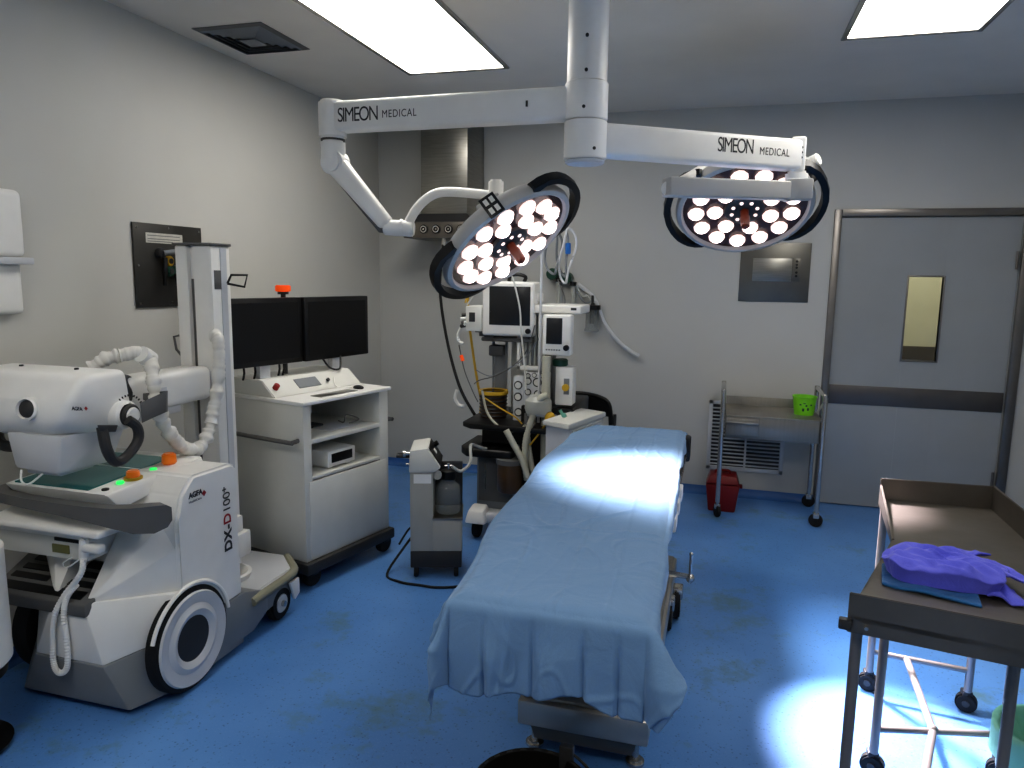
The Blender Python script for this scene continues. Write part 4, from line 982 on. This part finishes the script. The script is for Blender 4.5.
wire(P_([(512, 276), (516, 290), (520, 310), (521, 330), (523, 350), (525, 372), (526, 390)], -1.33), .0055, white2, 'white cable hanging down in front of the patient monitor screen')
wire(P_([(535, 325), (527, 350), (513, 366), (495, 376), (480, 380), (474, 384)], -1.30), .0035, gmid, 'thin grey cable sagging from the white shelf to the left')
wire(P_([(541, 335), (530, 352), (520, 362), (505, 370), (490, 376), (476, 370)], -1.31), .0035, skirt, 'thin pale cable crossing behind the gauge block')
wire(P_([(482, 390), (487, 412), (497, 425), (510, 431), (522, 428), (530, 420)], -1.45), .008, hosew, 'cream breathing tube sagging across the black worktop', 'tube', 'breathing_tube')
wire(P_([(485, 398), (500, 408), (515, 417), (522, 424)], -1.42), .005, yellow, 'thin yellow tube lying over the black worktop', 'tube', 'tube')
def corr(pts, Y, r, label):
    return tag(MB().tube([PY(u, v, Y) for u, v in pts], r, n=12, smooth=12, rf=lambda f, i: r*(1+.10*(i % 2))).build('breathing_hose', hosew, ang=80), label, 'hose')
corr([(548, 395), (541, 398), (535, 410), (530, 425), (526, 440), (525, 460), (527, 480)], -1.47, .019, 'thick cream corrugated hose hanging down from the valve head')
corr([(506, 430), (514, 445), (522, 460), (528, 478)], -1.50, .019, 'cream corrugated hose slanting across the brown canister')
corr([(527, 432), (529, 450), (532, 468), (536, 486)], -1.44, .017, 'cream corrugated hose hanging between the canister and dark column')
wire(P_([(545, 425), (538, 435), (530, 445)], -1.46), .006, yellow, 'short yellowish tube beside the dark column of the machine', 'tube', 'tube')
wire(P_([(560, 410), (565, 420), (566, 432), (562, 440)], -1.5), .010, mint, 'pale green breathing tube under the vaporizer', 'tube', 'breathing_tube')
tag(MB().sph(PY(564, 420, -1.47), .03, (.7, .6, 1.5)).build('breathing_bag', mint), 'pale green breathing bag hanging under the vaporizer', 'breathing bag')
# small oxygen sensor box on shelf
q = thing('flow_sensor', 'small white sensor block standing on the white upper shelf', 'sensor', (1.68, -1.15, 1.49))
MB().box((1.64, -1.2, 1.49), (1.71, -1.12, 1.55), .006).build('housing', white, q)
MB().box((1.645, -1.203, 1.505), (1.67, -1.199, 1.53), .001).build('display', redm, q)
# hose pole with coils (IV tubing bundle)
q = thing('drip_pole', 'thin white pole rising behind the ventilator screen with coiled tubing', 'pole', (1.745, -1.25, .8))
MB().cyl((1.742, -1.32, .74), (1.742, -1.32, 1.97), .009, n=12).build('pole', offw, q)
MB().tube([(1.742, -1.32, 1.96), (1.77, -1.3, 2.0), (1.80, -1.28, 1.98)], .007, smooth=3).build('hook', offw, q)
def coil(c, rx, rz, ph, m, label, r=.008):
    pts = [c+V((rx*cos(a+ph)+.01*sin(3*a), .02*sin(2*a), rz*sin(a))) for a in [k*2*pi/14 for k in range(14)]]
    return tag(MB().tube(pts, r, n=8, smooth=3, closed=True).build('coiled_tube', m), label, 'tube')
coil(PY(553, 252, -1.1), .05, .14, .0, skirt, 'grey coiled tube hanging at left above the white shelf')
coil(PY(562, 250, -1.1), .04, .17, .5, skirt, 'tall grey coiled tube hanging above the white shelf, middle of the bundle')
coil(PY(567, 256, -1.12), .045, .17, -.4, offw, 'coiled clear tube with a blue connector above the white shelf')
tag(MB().cyl(PY(568, 243, -1.12), PY(568, 254, -1.12), .018, n=14, bev=.003).build('tube_connector', bluep), 'blue connector on the coiled tubing', 'connector')
for (u, v, lab) in ((553, 274, 'dark green flowmeter knob left of the coiled tubing'), (567, 278, 'dark green flowmeter knob right of the coiled tubing')):
    q = thing('flowmeter', lab, 'flowmeter', PY(u, v, -.05))
    c = PY(u, v, -.05)
    MB().cyl((c.x, -.001, c.z), (c.x, -.10, c.z), .045, n=24, bev=.006).build('knob', greenp, q)
    MB().cyl((c.x+.05, -.05, c.z-.05), (c.x+.05, -.05, c.z-.24), .02, n=14).build('flow_tube', clearish, q)
    MB().cyl((c.x+.05, -.05, c.z-.03), (c.x+.05, -.05, c.z-.06), .028, n=14).build('cap', black, q)
    MB().box((c.x+.03, -.07, c.z-.05), (c.x-.02, -.001, c.z-.02), .004).build('bracket', chrome, q)
wire([PY(558, 280, -.2), PY(565, 300, -.6), PY(560, 315, -.9), PY(552, 322, -1.05)], .005, gmid, 'thin grey tube dropping from the flowmeters to the shelf', 'tube', 'tube')
# wall suction canister
q = thing('suction_canister', 'clear suction canister with black cap hanging on the back wall', 'canister', PY(592, 320, -.06))
c = PY(592, 316, -.06)
MB().lathe([(0, -.12), (.055, -.12), (.058, -.11), (.05, -.09), (.05, .05), (.055, .06)], 28, M.Translation(c)).build('jar', thinglass, q)
MB().lathe([(0, .05), (.065, .05), (.065, .085), (0, .085)], 28, M.Translation(c)).build('cap', black, q)
MB().cyl(c+V((0, 0, .08)), c+V((0, 0, .16)), .010).cyl(c+V((0, 0, -.06)), c+V((0, 0, .05)), .018).build('valve', gdark, q)
MB().box((c.x-.02, -.02, c.z), (c.x+.02, -.0005, c.z+.10), .004).build('wall_bracket', chrome, q)
wire([PY(575, 283, -.05), PY(582, 296, -.05), PY(588, 296, -.05), PY(592, 303, -.06)], .009, clearish, 'clear tube looping to the suction canister on the wall', 'tube', 'tube')
wire([PY(572, 280, -.06), PY(577, 292, -.05), PY(584, 302, -.05), PY(591, 302, -.05)], .006, skirt, 'grey tube sagging left of the suction canister', 'tube', 'tube')
wire([PY(578, 284, -.04), PY(594, 298, -.04), PY(604, 322, -.04), PY(617, 340, -.04), PY(630, 351, -.05), PY(639, 356, -.05)], .016, offw, 'thick pale hose curving down the back wall right of the canister', 'hose', 'hose', n=8)

# white side worktop of the machine, with drawers
A_, B_, C_ = PZ(564, 405, .82), PZ(606, 412, .82), PZ(569, 425, .82)
D_ = A_+(C_-B_)
A_, D_ = A_+(B_-A_)*.42, D_+(C_-D_)*.42
sw = MB().prism([A_, B_, C_, D_], V((0, 0, -.03)), .004).build('side_worktop', white2, t)
ct = (A_+B_+C_+D_)/4
P2 = [p+(ct-p)*.10 for p in (A_, B_, C_, D_)]
MB().hull([V((p.x, p.y, z)) for p in P2 for z in (.17, .785)]).build('side_body', offw, t)
q1, q2 = P2[1]+(P2[2]-P2[1])*.06, P2[2]+(P2[1]-P2[2])*.06; nn = V((-(q2-q1).y, (q2-q1).x, 0)).normalized(); nn = nn if nn.x > 0 else -nn
for za, zb in ((.66, .775), (.53, .645), (.36, .515)):
    o = MB().hull([V((p.x, p.y, z))+nn*k for p in (q1, q2) for z in (za, zb) for k in (0, .012)]).build('drawer', white2, t)
t = thing('black_chair', 'black chair with a rounded backrest behind the white desk', 'chair', (1.98, -.45, 0))
def arc(u): return u
pts = [PY(562, 396, -.34), PY(572, 393.5, -.34), PY(586, 394, -.34), PY(600, 397.5, -.34), PY(608, 403, -.34), PY(610.5, 415, -.34), PY(611, 440, -.34)]
MB().tube([PY(560, 440, -.34), PY(560, 400, -.34)]+pts, .018, n=10, smooth=4).build('back_frame', black, t)
pts2 = [p for p in pts]
MB().prism([V((p.x, -.35, p.z-.01)) for p in pts[:-1]]+[V((pts[-1].x-.02, -.35, .62)), V((pts[0].x, -.35, .62))], V((0, .018, 0)), .003).build('backrest', black, t)
MB().box((1.72, -.66, .43), (2.1, -.34, .48), .02, 3).build('seat', black, t)
for (x, y) in ((1.74, -.64), (2.08, -.64)): MB().cyl((x, y, 0), (x, y, .44), .013, n=10).build('leg', gdark, t)
for x in (1.70, 2.09): MB().tube([(x, -.30, 0), (x, -.34, .45), (x, -.34, .64)], .013, n=10, smooth=3).build('leg', gdark, t)

# ================================================================= STEEL CART (back wall)
t = thing('steel_cart', 'small stainless steel cart with one drawer against the back wall', 'cart', (3.18, -.36, 0))
X0, X1, Y0, Y1 = 2.885, 3.50, -.58, -.12
MB().box((X0, Y0, .575), (X1-.005, Y0+.012, .73), .002).box((X0, Y0, .575), (X0+.01, Y1, .73), .001).box((X1-.015, Y0, .575), (X1-.005, Y1, .73), .001).box((X0, Y1-.01, .575), (X1, Y1, .80), .002).box((X0, Y0+.01, .575), (X1-.01, Y1, .585), 0).build('body', steelh, t)
MB().box((X0-.002, Y0-.004, .722), (X1+.002, Y1, .734), .003).build('top', steelh, t)
o = MB().box((X0+.005, Y0-.016, .598), (X0+.215, Y0, .715), .004).build('drawer', steelh, t)
MB().box((X0+.005, Y0-.03, .678), (X0+.215, Y0-.012, .692), .004).build('handle', steel, o)
for x in (X0-.022, X1+.008):
    leg = MB().tube([(x, Y0+.0, .11), (x, Y0, .84), (x, Y0+.015, .875), (x, Y0+.05, .895), (x, Y1-.06, .895), (x, Y1-.02, .875), (x, Y1, .84), (x, Y1, .11)], .016, n=12, smooth=3).build('leg_frame', chrome, t)
    for y in (Y0, Y1):
        rot_ = M.Translation((x, y+.012, .045)) @ M.Rotation(R(75 if x > 3.2 else 20), 4, 'Z') @ M.Translation((-x, -y-.012, -.045))
        o = MB().cyl((x-.014, y+.012, .045), (x+.014, y+.012, .045), .045, n=24, bev=.005).cyl((x-.018, y+.012, .045), (x+.018, y+.012, .045), .018, n=16).tf(rot_).build('caster', rubber, t)
        MB().box((x-.02, y-.01, .06), (x+.02, y+.035, .10), .006).cyl((x, y, .09), (x, y, .12), .011, n=10).build('fork', chrome, o)
# green tub
q = thing('green_tub', 'lime green tub standing on the right end of the steel cart', 'tub', (3.40, -.30, .734))
c = PZ(809, 409, .75); c = V((3.405, -.36, .734))
MB().lathe([(0, 0), (.064, 0), (.078, .12), (.082, .122), (.082, .128), (.074, .128), (.060, .01), (0, .008)], 28, M.Translation(c)).build('container', limem, q)
b = MB()
for (a, z, w, h_) in ((-100, .04, .007, .02), (-85, .07, .006, .012), (-75, .045, .006, .018), (-60, .075, .006, .01), (-115, .075, .006, .01), (-95, .085, .008, .006)):
    dd = V((cos(R(a)), sin(R(a)), 0)); rr = .064+.014*z/.12+.0014
    b.box((-w, -.0008, -h_/2), (w, .0008, h_/2), 0, mtx=M.Translation(c+dd*rr+V((0, 0, z))) @ M.Rotation(R(a+90), 4, 'Z'))
b.build('printed_mark', greenp, q)
tag(MB().cyl((3.49, -.36, .75), (3.545, -.40, .86), .008, n=10).build('brush_handle', paper), 'pale stick leaning beside the green tub on the steel cart', 'stick')
# red bin
t = thing('sharps_bin', 'dark red plastic sharps bin on the floor under the steel cart', 'bin', (2.9, -.36, 0))
MB().hull([(2.80, -.45, 0), (2.985, -.45, 0), (2.80, -.27, 0), (2.985, -.27, 0), (2.775, -.46, .20), (3.01, -.46, .20), (2.775, -.26, .20), (3.01, -.26, .20)], .012).build('container', redbin, t)
MB().hull([(2.78, -.46, .205), (3.005, -.46, .205), (2.78, -.26, .205), (3.005, -.26, .205), (2.80, -.44, .265), (2.985, -.44, .265), (2.80, -.28, .265), (2.985, -.28, .265)], .008).build('lid', redbin, t)
MB().tube([(2.84, -.36, .26), (2.85, -.36, .285), (2.93, -.36, .285), (2.94, -.36, .26)], .010, smooth=3).build('carry_handle', redbin, t)
MB().box((3.0, -.40, .17), (3.03, -.34, .19), .004).build('latch', redbin, t)

# ================================================================= INSTRUMENT TABLE (angled, right foreground)
t = thing('instrument_table', 'angled dark stainless instrument table on castors at the right', 'instrument table', (3.5, -3.2, 0))
zt = .80
poly = [(3.18, -3.76), (3.60, -3.84), (3.85, -3.19), (3.86, -2.62), (3.462, -2.62), (3.41, -3.12)]
MB().prism([V((x, y, zt-.02)) for x, y in poly], V((0, 0, .02)), .003).build('table_top', steeld, t)
def lip(a, b_, h0, h1, dn=.05, th=.008, z=zt):
    a, b_ = V((*a, 0)), V((*b_, 0)); d_ = (b_-a).normalized(); n_ = V((-d_.y, d_.x, 0))*th
    return [a+V((0, 0, z-dn)), a+V((0, 0, z+h0)), b_+V((0, 0, z+h1)), b_+V((0, 0, z-dn))], n_
def addlip(name, a, b_, h0, h1, dn=.05):
    P, n_ = lip(a, b_, h0, h1, dn); MB().prism(P, n_, .002).build(name, steeld, t)
addlip('front_lip', poly[0], poly[1], .058, .058)
addlip('right_lip', poly[1], poly[2], .058, .09, .04)
addlip('right_lip', poly[2], poly[3], .09, .09, .04)
addlip('rear_lip', poly[3], poly[4], .09, .085, .03)
addlip('left_lip', poly[4], poly[5], .06, .005, .02)
addlip('left_edge', poly[5], poly[0], .0, .0, .025)
MB().box((-.016, -.012, -.014), (.016, .012, .014), .004).tf(M.Translation((3.175, -3.765, .775)) @ M.Rotation(R(-11), 4, 'Z')).build('corner_plug', gdark, t)
for (x, y) in ((3.222, -3.775), (3.57, -3.84)): MB().cyl((x, y+.004, .775), (x, y-.008, .775), .005, n=10).build('screw', chrome, t)
L1, L5 = V((3.215, -3.71, 0)), V((3.61, -3.64, 0)); L2, L6 = V((3.395, -3.215, 0)), V((3.80, -3.12, 0)); L3, L4 = V((3.478, -2.655, 0)), V((3.82, -2.70, 0))
for p in (L1, L5, L2, L6, L3, L4):
    MB().cyl(p+V((0, 0, .085)), p+V((0, 0, .78)), .0145, n=16).build('leg', legm, t)
    o = MB().cyl(p+V((-.006, -.012, .038)), p+V((.006, .022, .038)), .038, n=24, bev=.006).build('caster', rubber, t)
    MB().cyl(p+V((-.008, -.016, .038)), p+V((.008, .026, .038)), .013, n=12).box(p+V((-.018, -.008, .05)), p+V((.018, .03, .085)), .005).build('fork', gdark, o)
def bar(a, b_, z=.17, r=.011): MB().cyl(V((a.x, a.y, z)), V((b_.x, b_.y, z)), r, n=12).build('crossbar', legm, t)
bar(L3, L4); m34 = (L3+L4)/2+V((-.045, 0, 0)); bar(L2, L6); m26 = (L2+L6)/2+V((-.02, 0, 0)); m15 = (L1+L5)/2; bar(L1, L5)
bar(m34, m26, .17, .013); bar(m26, m15, .17, .013)
MB().sph(V((m26.x, m26.y, .175)), .016).build('joint', legm, t)

# folded violet cloth
def lump(c, a, bb, h, seed, rotz, folds):
    def fn(u, v):
        th = 2*pi*u; rho = v
        ex = 1+.10*noise.noise(V((cos(th)*1.7, sin(th)*1.7, seed)))+.05*noise.noise(V((cos(th)*5, sin(th)*5, seed)))
        sq = 1/max(abs(cos(th))**3+abs(sin(th))**3, .001)**(1/3)
        rr = min(1, rho*1.35) if rho < .74 else 1-.10*((rho-.74)/.26)
        x = a*rr*ex*sq*cos(th); y = bb*rr*ex*sq*sin(th)
        zz = h if rho < .5 else (h*(1-((rho-.5)/.5)**2.2))
        f = folds*(noise.noise(V((x*9, y*16, seed+3)))+.5*noise.noise(V((x*22+y*10, y*30, seed+5)))+.35*max(0, 1-7*abs(noise.noise(V((x*7, y*14+x*5, seed+8))))))
        zz = max(0.0005, zz+f*(1-rho**3)*(1 if rho < 1 else 0))
        return V((c[0], c[1], c[2]))+M.Rotation(rotz, 3, 'Z') @ V((x, y, zz))
    return MB().grid(fn, 96, 40)
q = thing('folded_cloth', 'crumpled folded violet cloth lying on the instrument table', 'cloth', (3.48, -3.46, zt))
b = lump((3.475, -3.455, zt+.012), .155, .100, .056, 2.1, R(-8), .034); b.build('cloth_bundle', purple, q, ang=180)
def flap(P, m, name, am=.006, seed=1, th=.006):
    A0, B0, C0, D0 = [V(p) for p in P]
    def fn(u, v):
        p = (A0*(1-u)+B0*u)*(1-v)+(D0*(1-u)+C0*u)*v
        return p+V((0, 0, am*noise.noise(V((u*4, v*3, seed)))+am*.8*sin(u*9+v*4+seed)))
    o = MB().grid(fn, 24, 16).build(name, m, q, ang=180); s = o.modifiers.new('t', 'SOLIDIFY'); s.thickness = th; s.offset = 0
    sb = o.modifiers.new('s', 'SUBSURF'); sb.levels = 1; sb.render_levels = 1
    return o
flap([(3.56, -3.50, .855), (3.69, -3.50, .842), (3.65, -3.38, .840), (3.56, -3.38, .862)], purple, 'cloth_flap', .007, 3)
flap([(3.56, -3.55, .815), (3.64, -3.60, .81), (3.65, -3.47, .812), (3.57, -3.45, .83)], purple, 'cloth_flap', .007, 5)
flap([(3.52, -3.40, .865), (3.62, -3.37, .868), (3.60, -3.30, .85), (3.50, -3.33, .85)], purple, 'cloth_flap', .006, 7)
flap([(3.30, -3.54, .806), (3.53, -3.62, .806), (3.56, -3.42, .806), (3.33, -3.38, .806)], tealc, 'under_cloth', .003, 9, .010)

# bucket bottom centre
pailk = mat('dark_pail_metal', rgb(44, 42, 40), .35, .6, var=.1)
t = thing('kick_bucket', 'dark steel bucket on the floor at the foot of the operating table', 'bucket', (2.42, -4.05, 0))
MB().lathe([(0, .02), (.115, .02), (.15, .335), (.158, .338), (.16, .345), (.155, .35), (.147, .345), (.112, .03), (0, .028)], 48, M.Translation((2.415, -4.055, 0))).build('pail', pailk, t)
MB().tube([(2.415+.155*cos(a), -4.055+.155*sin(a), .343) for a in [k*2*pi/24 for k in range(24)]], .006, n=8, smooth=1, closed=True).build('rim', panelk, t)
MB().box((2.46, -3.925, .30), (2.50, -3.90, .385), .006).build('handle_lug', gdark, t)
MB().tube([(2.48, -3.91, .37), (2.55, -3.93, .33), (2.575, -3.99, .29), (2.58, -4.06, .26)], .004, smooth=4).build('bail_handle', black, t)
MB().lathe([(0, 0), (.12, 0), (.12, .02), (0, .02)], 32, M.Translation((2.415, -4.055, 0))).build('foot_ring', rubber, t)
# left white drum; its solid black stand stands in for the shadow beneath
t = thing('white_drum', 'white drum with a dark top on a low stand, black for the shadow beneath, at the left edge', 'drum', (.40, -4.02, 0))
dc = M.Translation((.375, -4.03, 0))
MB().lathe([(0, .31), (.17, .31), (.178, .32), (.178, .715), (.17, .72), (.16, .72)], 48, dc).build('drum', white, t)
MB().lathe([(.165, .72), (.15, .712), (.12, .712), (.10, .72), (0, .72)], 40, dc).build('drum_top', gdark, t)
MB().lathe([(0, .27), (.16, .27), (.165, .31), (0, .31)], 32, dc).build('shade_stand_plate', black, t)
MB().lathe([(0, 0), (.15, 0), (.16, .02), (.05, .05), (.05, .27), (0, .27)], 32, dc).build('shade_stand_foot', black, t)
# right bucket with bag
t = thing('waste_bucket', 'pale translucent waste bucket lined with a green bag under the instrument table', 'bucket', (3.84, -3.30, 0))
bc = M.Translation((3.84, -3.30, 0))
MB().lathe([(0, .005), (.10, .005), (.125, .28), (.132, .282), (.132, .295), (.122, .295), (.10, .012), (0, .01)], 40, bc).build('pail', pailm, t)
def bag(u, v):
    a = 2*pi*u; n_ = noise.noise(V((cos(a)*2, sin(a)*2, v*3)))
    if v < .25: r_, z_ = .137+.004*n_, .21+v*.4
    elif v < .4: r_, z_ = .137-.02*(v-.25)/.15, .31
    else: r_ = .118*(1-(v-.4)/.6); z_ = .30-.10*sin((v-.4)/.6*pi/2)+.03*n_
    return V((3.84+r_*cos(a), -3.30+r_*sin(a), z_+.008*n_))
MB().grid(bag, 48, 20).build('bin_bag', mint, t, ang=180)
MB().sph((3.81, -3.35, .235), .05, (1.2, .9, .6)).build('crumpled_plastic', thinglass, t)

# ================================================================= LIGHT / CAMERA
def area(name, loc, sx, sy, e, rot=(0, 0, 0), col=(1, 1, 1)):
    l = bpy.data.lights.new(name, 'AREA'); l.shape = 'RECTANGLE'; l.size = sx; l.size_y = sy; l.energy = e; l.color = col
    o = bpy.data.objects.new(name, l); COL.objects.link(o); o.location = loc; o.rotation_euler = rot; return o
area('corridor_light', (4.1, .8, 2.7), .8, .8, 22, col=(1, .95, .8))

w = bpy.data.worlds.new('World'); bpy.context.scene.world = w; w.use_nodes = True
w.node_tree.nodes['Background'].inputs[0].default_value = (.5, .5, .52, 1); w.node_tree.nodes['Background'].inputs[1].default_value = .3
cam = bpy.data.cameras.new('camera'); co = bpy.data.objects.new('camera', cam); COL.objects.link(co)
cam.sensor_fit = 'HORIZONTAL'; cam.sensor_width = 36; cam.lens = F_/1024*36; cam.clip_start = .05
co.matrix_world = M(((rt.x, up.x, -fw.x, CP.x), (rt.y, up.y, -fw.y, CP.y), (rt.z, up.z, -fw.z, CP.z), (0, 0, 0, 1)))
S = bpy.context.scene; S.camera = co
S.view_settings.view_transform = 'Standard'; S.view_settings.look = 'Medium High Contrast'; S.view_settings.exposure = 0; S.view_settings.gamma = 1
S.cycles.use_denoising = True
S.cycles.max_bounces = 8; S.cycles.diffuse_bounces = 5; S.cycles.sample_clamp_indirect = 6
